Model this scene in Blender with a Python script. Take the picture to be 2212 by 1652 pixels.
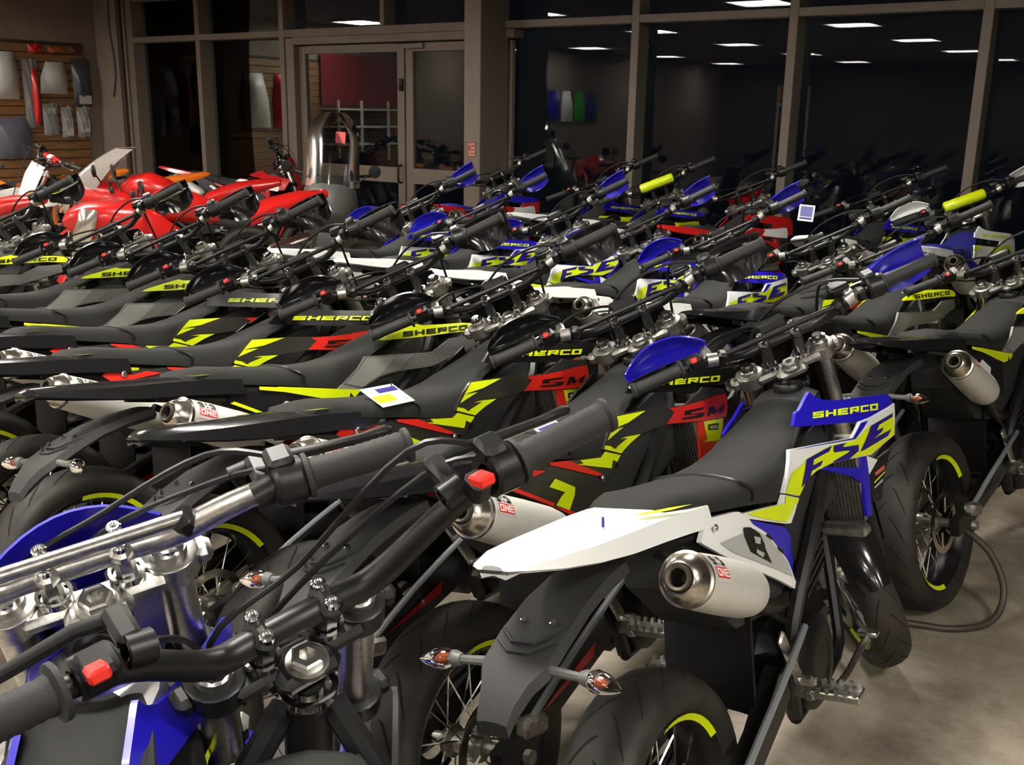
import bpy, math, random
from mathutils import Vector, Matrix
from mathutils.geometry import delaunay_2d_cdt

random.seed(7)
R = math.radians
scene = bpy.context.scene
COL = scene.collection
for o in list(bpy.data.objects):
    bpy.data.objects.remove(o)

# ------------------------------------------------------------------ camera
CAM_H, PITCH, ROLL, YAW, FPX = 1.627, R(14.87), R(0.99), R(35.59), 2202.0
cam_data = bpy.data.cameras.new('camera')
cam_data.sensor_fit = 'HORIZONTAL'
cam_data.sensor_width = 36.0
cam_data.lens = FPX / 2212.0 * 36.0
cam_data.clip_start = 0.02
cam_data.clip_end = 200
cam = bpy.data.objects.new('camera', cam_data)
COL.objects.link(cam)
_f = Vector((-math.sin(YAW) * math.cos(PITCH), math.cos(YAW) * math.cos(PITCH), -math.sin(PITCH)))
_r = Vector((math.cos(YAW), math.sin(YAW), 0))
_u = _r.cross(_f)
_c, _s = math.cos(ROLL), math.sin(ROLL)
_rr, _uu = _r * _c + _u * _s, _u * _c - _r * _s
cam.matrix_world = Matrix(((_rr.x, _uu.x, -_f.x, 0), (_rr.y, _uu.y, -_f.y, 0), (_rr.z, _uu.z, -_f.z, CAM_H), (0, 0, 0, 1)))
scene.camera = cam

# ------------------------------------------------------------------ world, exposure
world = bpy.data.worlds.new('night')
scene.world = world
world.use_nodes = True
world.node_tree.nodes['Background'].inputs[0].default_value = (0.10, 0.12, 0.2, 1)
world.node_tree.nodes['Background'].inputs[1].default_value = 0.004
vs = scene.view_settings
vs.view_transform = 'Standard'
vs.look = 'None'
vs.gamma = 1.0
vs.use_curve_mapping = False
vs.exposure = 2.35
cy = scene.cycles
cy.max_bounces, cy.diffuse_bounces, cy.glossy_bounces = 6, 2, 4
cy.transmission_bounces, cy.transparent_max_bounces = 4, 12
cy.caustics_reflective = False
cy.caustics_refractive = False
LIGHT_STRENGTH = 14.0
LIGHT_COLOR = (1.0, 0.95, 0.86, 1)

# ------------------------------------------------------------------ materials
MATS = {}


def mat(name, color=(0.5, 0.5, 0.5), rough=0.5, metal=0.0, coat=0.0, spec=0.5, emit=None, estr=0.0, build=None):
    if name in MATS:
        return MATS[name]
    m = bpy.data.materials.new(name)
    m.use_nodes = True
    nt = m.node_tree
    b = nt.nodes['Principled BSDF']
    b.inputs['Base Color'].default_value = (*color, 1)
    b.inputs['Roughness'].default_value = rough
    b.inputs['Metallic'].default_value = metal
    b.inputs['Coat Weight'].default_value = coat
    b.inputs['Specular IOR Level'].default_value = spec
    if emit:
        b.inputs['Emission Color'].default_value = (*emit, 1)
        b.inputs['Emission Strength'].default_value = estr
    if build:
        build(nt, b)
    MATS[name] = m
    return m


def n_noise(nt, scale, detail=4, rough=0.6, coord='Object'):
    tc = nt.nodes.new('ShaderNodeTexCoord')
    t = nt.nodes.new('ShaderNodeTexNoise')
    t.inputs['Scale'].default_value = scale
    t.inputs['Detail'].default_value = detail
    t.inputs['Roughness'].default_value = rough
    nt.links.new(tc.outputs[coord], t.inputs['Vector'])
    return t


def n_ramp(nt, src, stops):
    r = nt.nodes.new('ShaderNodeValToRGB')
    cr = r.color_ramp
    cr.elements[0].position, cr.elements[0].color = stops[0][0], (*stops[0][1], 1)
    cr.elements[1].position, cr.elements[1].color = stops[-1][0], (*stops[-1][1], 1)
    for p, c in stops[1:-1]:
        e = cr.elements.new(p)
        e.color = (*c, 1)
    nt.links.new(src, r.inputs['Fac'])
    return r


def bump(nt, b, src, strength, dist=0.002):
    bp = nt.nodes.new('ShaderNodeBump')
    bp.inputs['Strength'].default_value = strength
    bp.inputs['Distance'].default_value = dist
    nt.links.new(src, bp.inputs['Height'])
    nt.links.new(bp.outputs['Normal'], b.inputs['Normal'])


def b_grain(lo, hi, scale=900, strength=0.35):
    def f(nt, b):
        t = n_noise(nt, scale, 2)
        r = n_ramp(nt, t.outputs['Fac'], [(0.3, lo), (0.7, hi)])
        nt.links.new(r.outputs['Color'], b.inputs['Base Color'])
        bump(nt, b, t.outputs['Fac'], strength, 0.001)
    return f


def b_carbon(lo, hi):
    def f(nt, b):
        tc = nt.nodes.new('ShaderNodeTexCoord')
        mp = nt.nodes.new('ShaderNodeMapping')
        mp.inputs['Rotation'].default_value = (0, R(45), 0)
        ck = nt.nodes.new('ShaderNodeTexChecker')
        ck.inputs['Scale'].default_value = 190
        ck.inputs['Color1'].default_value = (*lo, 1)
        ck.inputs['Color2'].default_value = (*hi, 1)
        nt.links.new(tc.outputs['Object'], mp.inputs['Vector'])
        nt.links.new(mp.outputs['Vector'], ck.inputs['Vector'])
        nt.links.new(ck.outputs['Color'], b.inputs['Base Color'])
    return f


def b_brushed(lo, hi, scale=120):
    def f(nt, b):
        t = n_noise(nt, scale, 3)
        r = n_ramp(nt, t.outputs['Fac'], [(0.35, lo), (0.65, hi)])
        nt.links.new(r.outputs['Color'], b.inputs['Base Color'])
    return f


def b_floor(nt, b):
    t = n_noise(nt, 0.9, 8, 0.65)
    t2 = n_noise(nt, 5, 8, 0.75)
    r = n_ramp(nt, t.outputs['Fac'], [(0.30, (0.19, 0.158, 0.122)), (0.50, (0.36, 0.305, 0.238)), (0.68, (0.50, 0.43, 0.345))])
    r2 = n_ramp(nt, t2.outputs['Fac'], [(0.34, (0.45, 0.43, 0.4)), (0.58, (1, 1, 1))])
    mx = nt.nodes.new('ShaderNodeMix')
    mx.data_type = 'RGBA'
    mx.blend_type = 'MULTIPLY'
    mx.inputs[0].default_value = 0.8
    nt.links.new(r.outputs['Color'], mx.inputs[6])
    nt.links.new(r2.outputs['Color'], mx.inputs[7])
    nt.links.new(mx.outputs[2], b.inputs['Base Color'])
    bump(nt, b, t2.outputs['Fac'], 0.15, 0.004)


def b_wall(lo, hi):
    def f(nt, b):
        t = n_noise(nt, 3.5, 6)
        r = n_ramp(nt, t.outputs['Fac'], [(0.3, lo), (0.7, hi)])
        nt.links.new(r.outputs['Color'], b.inputs['Base Color'])
        t2 = n_noise(nt, 300, 2)
        bump(nt, b, t2.outputs['Fac'], 0.2, 0.001)
    return f


def b_wood(nt, b):
    tc = nt.nodes.new('ShaderNodeTexCoord')
    mp = nt.nodes.new('ShaderNodeMapping')
    mp.inputs['Scale'].default_value = (14, 1.2, 14)
    t = nt.nodes.new('ShaderNodeTexNoise')
    t.inputs['Scale'].default_value = 3
    t.inputs['Detail'].default_value = 6
    nt.links.new(tc.outputs['Object'], mp.inputs['Vector'])
    nt.links.new(mp.outputs['Vector'], t.inputs['Vector'])
    r = n_ramp(nt, t.outputs['Fac'], [(0.3, (0.14, 0.065, 0.022)), (0.7, (0.25, 0.125, 0.045))])
    nt.links.new(r.outputs['Color'], b.inputs['Base Color'])


def glass_mat(name, tint=(1, 1, 1), ior=1.5, rough=0.0, gloss=1.0):
    """thin pane: clear transmission plus a Fresnel mirror"""
    if name in MATS:
        return MATS[name]
    m = bpy.data.materials.new(name)
    m.use_nodes = True
    nt = m.node_tree
    nt.nodes.clear()
    out = nt.nodes.new('ShaderNodeOutputMaterial')
    mx = nt.nodes.new('ShaderNodeMixShader')
    fr = nt.nodes.new('ShaderNodeFresnel')
    fr.inputs['IOR'].default_value = ior
    tr = nt.nodes.new('ShaderNodeBsdfTransparent')
    tr.inputs[0].default_value = (*tint, 1)
    gl = nt.nodes.new('ShaderNodeBsdfGlossy')
    gl.inputs['Roughness'].default_value = rough
    gl.inputs[0].default_value = (gloss, gloss, gloss, 1)
    nt.links.new(fr.outputs[0], mx.inputs[0])
    nt.links.new(tr.outputs[0], mx.inputs[1])
    nt.links.new(gl.outputs[0], mx.inputs[2])
    nt.links.new(mx.outputs[0], out.inputs[0])
    MATS[name] = m
    return m


M_FLOOR = mat('floor_concrete', rough=0.55, build=b_floor)
M_WALL = mat('wall_paint', rough=0.85, build=b_wall((0.185, 0.142, 0.112), (0.225, 0.175, 0.14)))
M_WALLDARK = mat('wall_dark_paint', rough=0.85, build=b_wall((0.07, 0.06, 0.055), (0.10, 0.085, 0.075)))
M_FRAME = mat('frame_paint', rough=0.5, build=b_wall((0.155, 0.122, 0.094), (0.18, 0.143, 0.11)))
M_CEIL = mat('ceiling_tile', rough=0.9, build=b_wall((0.13, 0.12, 0.11), (0.16, 0.15, 0.14)))
M_WOOD = mat('slat_wood', rough=0.5, build=b_wood)
M_GLASS = glass_mat('window_glass', (0.9, 0.95, 0.92), 1.31)
M_LAMP = mat('lamp_diffuser', (0.9, 0.9, 0.9), emit=LIGHT_COLOR[:3], estr=LIGHT_STRENGTH)
M_WHITE_METAL = mat('white_metal', (0.7, 0.7, 0.68), 0.4)

BLUE = mat('blue_plastic', (0.016, 0.010, 0.46), 0.28, coat=0.25)
BLUE2 = mat('navy_print', (0.018, 0.008, 0.22), 0.35)
YEL = mat('fluo_yellow', (0.72, 0.86, 0.004), 0.32, coat=0.15)
RED = mat('red_plastic', (0.52, 0.010, 0.008), 0.3, coat=0.3)
RED2 = mat('red_print', (0.75, 0.02, 0.012), 0.4)
WHITE = mat('white_plastic', (0.83, 0.84, 0.82), 0.33, coat=0.2)
LGREY = mat('light_grey_print', (0.42, 0.43, 0.41), 0.4)
CARBON = mat('carbon_print', (0.05, 0.05, 0.05), 0.38, coat=0.2, build=b_carbon((0.026, 0.024, 0.021), (0.036, 0.034, 0.029)))
CARBON_G = mat('carbon_weave', (0.05, 0.05, 0.05), 0.42, coat=0.2, build=b_carbon((0.08, 0.08, 0.077), (0.17, 0.17, 0.163)))
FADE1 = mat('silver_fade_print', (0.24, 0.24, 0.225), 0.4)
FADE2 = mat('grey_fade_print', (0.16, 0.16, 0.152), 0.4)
BGLOSS = mat('black_gloss', (0.012, 0.012, 0.013), 0.16, coat=0.4)
BLACK = mat('black_satin', (0.007, 0.007, 0.007), 0.4, spec=.4)
BPANEL = mat('black_panel', (0.006, 0.006, 0.007), 0.36, spec=.3)
BMATTE = mat('black_matte_plastic', rough=0.62, build=b_grain((0.015, 0.0155, 0.015), (0.026, 0.0265, 0.026), 700, 0.3))
DARK = mat('dark_metal', (0.014, 0.014, 0.015), 0.38, metal=0.5)
POST = mat('clamp_grey', (0.09, 0.088, 0.085), 0.35, metal=0.8)
RUBBER = mat('rubber', (0.014, 0.0135, 0.013), 0.6, build=b_grain((0.008, 0.0075, 0.007), (0.03, 0.025, 0.02), 9, 0.1))
GROOVE = mat('tread_groove', (0.003, 0.003, 0.003), 0.9)
SEAT = mat('seat_vinyl', rough=0.72, spec=0.3, build=b_grain((0.013, 0.0132, 0.0122), (0.027, 0.0272, 0.0255), 1500, 0.5))
GRIP = mat('grip_rubber', rough=0.65, build=b_grain((0.012, 0.012, 0.012), (0.022, 0.022, 0.022), 500, 0.7))
ALU = mat('aluminium', rough=0.32, metal=1.0, build=b_brushed((0.42, 0.41, 0.39), (0.6, 0.59, 0.56)))
ALU_DULL = mat('cast_aluminium', rough=0.42, metal=0.9, build=b_brushed((0.26, 0.25, 0.23), (0.42, 0.4, 0.37), 60))
CHROME = mat('chrome', (0.72, 0.72, 0.72), 0.12, metal=1.0)
STEEL = mat('stainless', rough=0.26, metal=1.0, build=b_brushed((0.42, 0.39, 0.34), (0.58, 0.54, 0.47)))
MUFF = mat('muffler_satin', rough=0.5, metal=0.35, build=b_brushed((0.62, 0.61, 0.56), (0.66, 0.65, 0.60), 40))
GREYTUBE = mat('grey_sleeve', (0.17, 0.18, 0.19), 0.5)
ORANGE = mat('orange_plastic', (0.8, 0.16, 0.01), 0.35)
AMBER = mat('amber_lens', (0.42, 0.10, 0.04), 0.25)
LENS = glass_mat('clear_lens', (0.75, 0.72, 0.7), 1.5, 0.05)
SMOKE = mat('smoked_screen', (0.34, 0.31, 0.28), 0.12, coat=.3, build=lambda nt, b: setattr(b.inputs['Alpha'], 'default_value', 0.55))
CLEARSCR = glass_mat('clear_screen', (0.78, 0.78, 0.76), 1.3, 0.12)
BUTTON = mat('red_button', (0.8, 0.03, 0.02), 0.35)
SEATBLUE = mat('blue_seat_vinyl', (0.018, 0.018, 0.22), 0.6)
GREYP = mat('grey_plastic', (0.12, 0.12, 0.115), 0.45)
GREEN = mat('green_print', (0.02, 0.32, 0.16), 0.4)
BRASS = mat('brass_fitting', (0.5, 0.22, 0.08), 0.35, metal=0.6)


# ------------------------------------------------------------------ mesh building
class MB:
    def __init__(self):
        self.v, self.f = [], []

    def add(self, vs, fs):
        k = len(self.v)
        self.v += [tuple(p) for p in vs]
        self.f += [tuple(i + k for i in f) for f in fs]
        return self

    def box(self, c, s, rot=None, bev=0.0):
        hx, hy, hz = s[0] / 2, s[1] / 2, s[2] / 2
        b = min(bev, hx * .9, hy * .9, hz * .9)
        if b > 0:
            pts, idx = [], {}
            for sx in (-1, 1):
                for sy in (-1, 1):
                    for sz in (-1, 1):
                        for ax in range(3):
                            p = [sx * (hx - b), sy * (hy - b), sz * (hz - b)]
                            p[ax] = (sx * hx, sy * hy, sz * hz)[ax]
                            idx[(sx, sy, sz, ax)] = len(pts)
                            pts.append(Vector(p))
            fs = []
            S = (-1, 1)
            for a in S:
                fs.append([idx[(a, y, z, 0)] for y, z in ((-1, -1), (1, -1), (1, 1), (-1, 1))])
                fs.append([idx[(x, a, z, 1)] for x, z in ((-1, -1), (-1, 1), (1, 1), (1, -1))])
                fs.append([idx[(x, y, a, 2)] for x, y in ((-1, -1), (1, -1), (1, 1), (-1, 1))])
            for a in S:
                for c2 in S:
                    fs.append([idx[(-1, a, c2, 1)], idx[(1, a, c2, 1)], idx[(1, a, c2, 2)], idx[(-1, a, c2, 2)]])
                    fs.append([idx[(a, -1, c2, 0)], idx[(a, 1, c2, 0)], idx[(a, 1, c2, 2)], idx[(a, -1, c2, 2)]])
                    fs.append([idx[(a, c2, -1, 0)], idx[(a, c2, 1, 0)], idx[(a, c2, 1, 1)], idx[(a, c2, -1, 1)]])
            for a in S:
                for y in S:
                    for z in S:
                        fs.append([idx[(a, y, z, 0)], idx[(a, y, z, 1)], idx[(a, y, z, 2)]])
        else:
            pts = [Vector((x * hx, y * hy, z * hz)) for x in (-1, 1) for y in (-1, 1) for z in (-1, 1)]
            fs = [(0, 1, 3, 2), (4, 6, 7, 5), (0, 4, 5, 1), (2, 3, 7, 6), (0, 2, 6, 4), (1, 5, 7, 3)]
        if rot is not None:
            pts = [rot @ p for p in pts]
        c = Vector(c)
        return self.add([p + c for p in pts], fs)

    def rings(self, rings, closed=True, caps=True, loop=False):
        n = len(rings[0])
        k = len(self.v)
        for r in rings:
            self.v += [tuple(p) for p in r]
        m = len(rings)
        for i in range(m if loop else m - 1):
            i2 = (i + 1) % m
            for j in range(n if closed else n - 1):
                j2 = (j + 1) % n
                self.f.append((k + i * n + j, k + i * n + j2, k + i2 * n + j2, k + i2 * n + j))
        if caps and not loop and closed:
            self.f.append(tuple(k + j for j in reversed(range(n))))
            self.f.append(tuple(k + (m - 1) * n + j for j in range(n)))
        return self

    def tube(self, pts, r, n=8, smooth=0, caps=True, loop=False):
        pts = [Vector(p) for p in pts]
        rs = list(r) if isinstance(r, (list, tuple)) else [r] * len(pts)
        if smooth:
            q, qr = [], []
            m = len(pts)
            for i in range(m if loop else m - 1):
                p0 = pts[(i - 1) % m] if loop or i else pts[0] * 2 - pts[1]
                p1, p2 = pts[i], pts[(i + 1) % m]
                p3 = pts[(i + 2) % m] if loop or i + 2 < m else p2 * 2 - p1
                for s in range(smooth):
                    t = s / smooth
                    q.append(0.5 * ((2 * p1) + (p2 - p0) * t + (2 * p0 - 5 * p1 + 4 * p2 - p3) * t * t + (3 * p1 - p0 - 3 * p2 + p3) * t ** 3))
                    qr.append(rs[i] * (1 - t) + rs[(i + 1) % m] * t)
            if not loop:
                q.append(pts[-1])
                qr.append(rs[-1])
            pts, rs = q, qr
        rings = []
        prev = None
        m = len(pts)
        for i, p in enumerate(pts):
            if loop:
                d = pts[(i + 1) % m] - pts[i - 1]
            else:
                d = pts[min(i + 1, m - 1)] - pts[max(i - 1, 0)]
            d.normalize()
            if prev is None:
                a = Vector((0, 0, 1)) if abs(d.z) < 0.9 else Vector((1, 0, 0))
                u = d.cross(a).normalized()
            else:
                u = (prev - d * prev.dot(d)).normalized()
            prev = u
            w_ = d.cross(u)
            rings.append([p + (u * math.cos(2 * math.pi * j / n) + w_ * math.sin(2 * math.pi * j / n)) * rs[i] for j in range(n)])
        return self.rings(rings, True, caps, loop)

    def lathe(self, prof, o, axis, n=24, arc=None, caps=False):
        """prof: (t along axis, r)"""
        o = Vector(o)
        d = Vector(axis).normalized()
        a = Vector((0, 0, 1)) if abs(d.z) < 0.9 else Vector((1, 0, 0))
        u = d.cross(a).normalized()
        w_ = u.cross(d)
        rings = [[o + d * t + (u * math.cos(2 * math.pi * j / n) + w_ * math.sin(2 * math.pi * j / n)) * max(rr, 1e-4) for j in range(n)] for t, rr in prof]
        return self.rings(rings, True, caps)

    def grid(self, fn, nu, nv, thick=None):
        """fn(u,v)->point; optional shell thickness vector fn"""
        k = len(self.v)
        P = [[Vector(fn(i / nu, j / nv)) for j in range(nv + 1)] for i in range(nu + 1)]
        if thick is None:
            for row in P:
                self.v += [tuple(p) for p in row]
            for i in range(nu):
                for j in range(nv):
                    a = k + i * (nv + 1) + j
                    self.f.append((a, a + 1, a + nv + 2, a + nv + 1))
            return self
        N = [[None] * (nv + 1) for _ in range(nu + 1)]
        for i in range(nu + 1):
            for j in range(nv + 1):
                du = P[min(i + 1, nu)][j] - P[max(i - 1, 0)][j]
                dv = P[i][min(j + 1, nv)] - P[i][max(j - 1, 0)]
                nn = du.cross(dv)
                N[i][j] = nn.normalized() if nn.length > 1e-12 else Vector((0, 0, 1))
        for row in P:
            self.v += [tuple(p) for p in row]
        for i in range(nu + 1):
            self.v += [tuple(P[i][j] - N[i][j] * thick) for j in range(nv + 1)]
        off = (nu + 1) * (nv + 1)
        for i in range(nu):
            for j in range(nv):
                a = k + i * (nv + 1) + j
                self.f.append((a, a + 1, a + nv + 2, a + nv + 1))
                b = a + off
                self.f.append((b, b + nv + 1, b + nv + 2, b + 1))
        edge = [(i, 0) for i in range(nu)] + [(nu, j) for j in range(nv)] + [(i, nv) for i in range(nu, 0, -1)] + [(0, j) for j in range(nv, 0, -1)]
        ids = [k + i * (nv + 1) + j for i, j in edge]
        for a, b in zip(ids, ids[1:] + ids[:1]):
            self.f.append((b, a, a + off, b + off))
        return self

    def mirror_y(self):
        k = len(self.v)
        n = len(self.f)
        self.v += [(x, -y, z) for x, y, z in self.v[:k]]
        self.f += [tuple(i + k for i in reversed(f)) for f in self.f[:n]]
        return self

    def mesh(self, name, material, smooth=True, angle=38):
        me = bpy.data.meshes.new(name)
        me.from_pydata(self.v, [], self.f)
        me.materials.append(material)
        me.update()
        if smooth:
            me.polygons.foreach_set('use_smooth', [True] * len(me.polygons))
            me.set_sharp_from_angle(angle=R(angle))
        return me


def obj(name, me, parent=None, mw=None):
    o = bpy.data.objects.new(name, me)
    COL.objects.link(o)
    if parent is not None:
        o.parent = parent
    if mw is not None:
        o.matrix_local = mw
    return o


def tag(o, label, cat, group=None, kind=None):
    if label:
        o['label'] = label
    if cat:
        o['category'] = cat
    if group:
        o['group'] = group
    if kind:
        o['kind'] = kind
    return o


def struct(name, mb, m, label=None, parent=None, smooth=False):
    o = obj(name, mb.mesh(name, m, smooth), parent)
    if parent is None:
        o['kind'] = 'structure'
        if label:
            o['label'] = label
    return o


def empty(name, loc=(0, 0, 0), rot=(0, 0, 0)):
    o = bpy.data.objects.new(name, None)
    o.empty_display_size = 0.1
    COL.objects.link(o)
    o.location = loc
    o.rotation_euler = rot
    return o


# polygon -> conforming panel
def inside(p, poly):
    x, y = p
    c = False
    n = len(poly)
    for i in range(n):
        x1, y1 = poly[i]
        x2, y2 = poly[(i + 1) % n]
        if (y1 > y) != (y2 > y) and x < (x2 - x1) * (y - y1) / (y2 - y1) + x1:
            c = not c
    return c


def chaikin(poly, it=1, k=0.12):
    for _ in range(it):
        q = []
        n = len(poly)
        for i in range(n):
            a, b = poly[i], poly[(i + 1) % n]
            q.append((a[0] * (1 - k) + b[0] * k, a[1] * (1 - k) + b[1] * k))
            q.append((a[0] * k + b[0] * (1 - k), a[1] * k + b[1] * (1 - k)))
        poly = q
    return poly


def panel(mb, poly, fn, off=0.0, thick=0.0, step=0.03):
    """fn(x,z,off)->3D point; builds a conforming patch (with a back and rim when thick>0)"""
    loop = []
    n = len(poly)
    for i in range(n):
        a, b = poly[i], poly[(i + 1) % n]
        d = math.hypot(b[0] - a[0], b[1] - a[1])
        m = max(1, int(d / step))
        for k in range(m):
            loop.append((a[0] + (b[0] - a[0]) * k / m, a[1] + (b[1] - a[1]) * k / m))
    pts = [Vector(p) for p in loop]
    nb = len(pts)
    xs = [p[0] for p in poly]
    zs = [p[1] for p in poly]
    x = min(xs) + step * .5
    while x < max(xs):
        z = min(zs) + step * .5
        while z < max(zs):
            if inside((x, z), poly) and min((x - q[0]) ** 2 + (z - q[1]) ** 2 for q in loop) > (step * .35) ** 2:
                pts.append(Vector((x, z)))
            z += step
        x += step
    v2, e2, f2, ov, oe, of = delaunay_2d_cdt(pts, [(i, (i + 1) % nb) for i in range(nb)], [list(range(nb))], 1, 1e-6)
    front = [Vector(fn(p.x, p.y, off)) for p in v2]
    # orient outward (away from y=0)
    fs = []
    for f in f2:
        f = list(f)
        nn = (front[f[1]] - front[f[0]]).cross(front[f[2]] - front[f[0]])
        if nn.y * front[f[0]].y < 0:
            f.reverse()
        fs.append(tuple(f))
    k = len(mb.v)
    mb.v += [tuple(p) for p in front]
    mb.f += [tuple(i + k for i in f) for f in fs]
    if thick > 0:
        back = [Vector(fn(p.x, p.y, off - thick)) for p in v2]
        kb = len(mb.v)
        mb.v += [tuple(p) for p in back]
        mb.f += [tuple(i + kb for i in reversed(f)) for f in fs]
        cnt = {}
        for f in fs:
            for a, b in zip(f, f[1:] + f[:1]):
                cnt[(a, b)] = 1
        for (a, b) in list(cnt):
            if (b, a) not in cnt:
                mb.f.append((k + b, k + a, kb + a, kb + b))
    return mb


# stroke lettering
GLYPH = {
    'S': [[(1, 1), (0, 1), (0, .5), (1, .5), (1, 0), (0, 0)]],
    'H': [[(0, 0), (0, 1)], [(1, 0), (1, 1)], [(0, .5), (1, .5)]],
    'E': [[(1, 1), (0, 1), (0, 0), (1, 0)], [(0, .5), (.9, .5)]],
    'R': [[(0, 0), (0, 1), (1, 1), (1, .45), (0, .45)], [(.5, .45), (1, 0)]],
    'C': [[(1, 1), (0, 1), (0, 0), (1, 0)]],
    'O': [[(0, 0), (0, 1), (1, 1), (1, 0), (0, 0)]],
    'B': [[(0, 0), (0, 1), (.9, 1), (.9, .5), (0, .5)], [(.9, .5), (1, .5), (1, 0), (0, 0)]],
    'I': [[(.5, 0), (.5, 1)]],
    'G': [[(1, 1), (0, 1), (0, 0), (1, 0), (1, .5), (.5, .5)]],
    'N': [[(0, 0), (0, 1), (1, 0), (1, 1)]],
    'M': [[(0, 0), (0, 1), (.5, .4), (1, 1), (1, 0)]],
    'T': [[(0, 1), (1, 1)], [(.5, 1), (.5, 0)]],
    'U': [[(0, 1), (0, 0), (1, 0), (1, 1)]],
    'L': [[(0, 1), (0, 0), (1, 0)]],
    'D': [[(0, 0), (0, 1), (.8, 1), (1, .75), (1, .25), (.8, 0), (0, 0)]],
    'A': [[(0, 0), (.5, 1), (1, 0)], [(.2, .4), (.8, .4)]],
    'X': [[(0, 0), (1, 1)], [(0, 1), (1, 0)]],
    'Y': [[(0, 1), (.5, .5), (1, 1)], [(.5, .5), (.5, 0)]],
    'K': [[(0, 0), (0, 1)], [(1, 1), (0, .5), (1, 0)]],
    'P': [[(0, 0), (0, 1), (1, 1), (1, .5), (0, .5)]],
}


def lettering(mb, text, mapper, tx=0.2, ty=0.2, gap=0.22, slant=0.0):
    """mapper(u,v)->3D for u,v in [0,1]; tx, ty stroke thickness in letter units"""
    n = len(text)
    wtot = n + (n - 1) * gap

    def put(q):
        ids = []
        for (a, b) in q:
            ids.append(len(mb.v))
            mb.v.append(tuple(mapper(a, b)))
        mb.f.append(tuple(ids))
    for i, ch in enumerate(text):
        x0 = i * (1 + gap)
        for line in GLYPH.get(ch, []):
            for (ax, ay), (bx, by) in zip(line, line[1:]):
                # inset so that strokes stay in the cell
                ax2, bx2 = tx / 2 + ax * (1 - tx), tx / 2 + bx * (1 - tx)
                ay2, by2 = ty / 2 + ay * (1 - ty), ty / 2 + by * (1 - ty)
                dx, dy = bx2 - ax2, by2 - ay2
                if abs(dx) < 1e-6:
                    q = [(ax2 - tx / 2, min(ay2, by2) - ty / 2), (ax2 + tx / 2, min(ay2, by2) - ty / 2), (ax2 + tx / 2, max(ay2, by2) + ty / 2), (ax2 - tx / 2, max(ay2, by2) + ty / 2)]
                elif abs(dy) < 1e-6:
                    q = [(min(ax2, bx2) - tx / 2, ay2 - ty / 2), (max(ax2, bx2) + tx / 2, ay2 - ty / 2), (max(ax2, bx2) + tx / 2, ay2 + ty / 2), (min(ax2, bx2) - tx / 2, ay2 + ty / 2)]
                else:
                    q = [(ax2 - tx * .6, ay2), (ax2 + tx * .6, ay2), (bx2 + tx * .6, by2), (bx2 - tx * .6, by2)]
                put([((x0 + px + slant * (py - .5)) / wtot, py) for px, py in q])
    return mb


def quadmap(c, fn, off):
    """bilinear map over corners BL, BR, TR, TL given in (x,z)"""
    def f(u, v):
        x = (1 - v) * ((1 - u) * c[0][0] + u * c[1][0]) + v * ((1 - u) * c[3][0] + u * c[2][0])
        z = (1 - v) * ((1 - u) * c[0][1] + u * c[1][1]) + v * ((1 - u) * c[3][1] + u * c[2][1])
        return fn(x, z, off)
    return f

# ------------------------------------------------------------------ room shell
WX0, WX1, WY0, WY1, CEIL = -11.75, 6.0, -10.0, 7.6, 2.86
struct('floor', MB().box(((WX0 + WX1) / 2, (WY0 + 9.5) / 2, -0.05), (WX1 - WX0 + .6, 9.5 - WY0 + .4, 0.1)), M_FLOOR, 'stained grey concrete showroom floor')
struct('ceiling', MB().box(((WX0 + WX1) / 2, (WY0 + WY1) / 2, CEIL + 0.05), (WX1 - WX0 + .6, WY1 - WY0 + .5, 0.1)), M_CEIL, 'flat pale ceiling above the showroom')
struct('wall_left', MB().box((WX0 - 0.06, (WY0 + 7.85) / 2, 1.43), (0.12, 7.85 - WY0, 2.86)), M_WALL, 'beige painted side wall behind the slatwall')
struct('wall_back', MB().box(((WX0 + WX1) / 2, WY0 - 0.06, 1.43), (WX1 - WX0 + .2, 0.12, 2.86)), M_WALLDARK)
struct('wall_right', MB().box((WX1 + 0.06, (WY0 + WY1) / 2, 1.43), (0.12, WY1 - WY0 + .4, 2.86)), M_WALLDARK)
struct('wall_front', MB().box((-11.44, 7.70, 1.43), (0.60, 0.22, 2.86)), M_WALL, 'beige pier between the slatwall corner and the window')
struct('trim_1', MB().box((-5.67, 7.455, 1.43), (0.18, 0.41, 2.86), bev=0.006), M_FRAME, 'pale square column right of the glass door')

# mullions between the bays
MULL = [-11.06, -9.82, -8.455, -4.28, -2.96, -1.63, -0.30, 1.03, 2.36, 3.69, 5.02]
for k, x in enumerate(MULL):
    wd = 0.10 if k == 0 else 0.07
    struct('trim_%d' % (k + 2), MB().box((x, 7.69, 1.43), (wd, 0.18, 2.86), bev=0.004), M_FRAME, 'pale painted upright window mullion')
struct('trim_20', MB().box((-7.04, 7.69, 2.63), (0.055, 0.18, 0.46), bev=0.004), M_FRAME, 'short mullion above the glass door')
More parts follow.
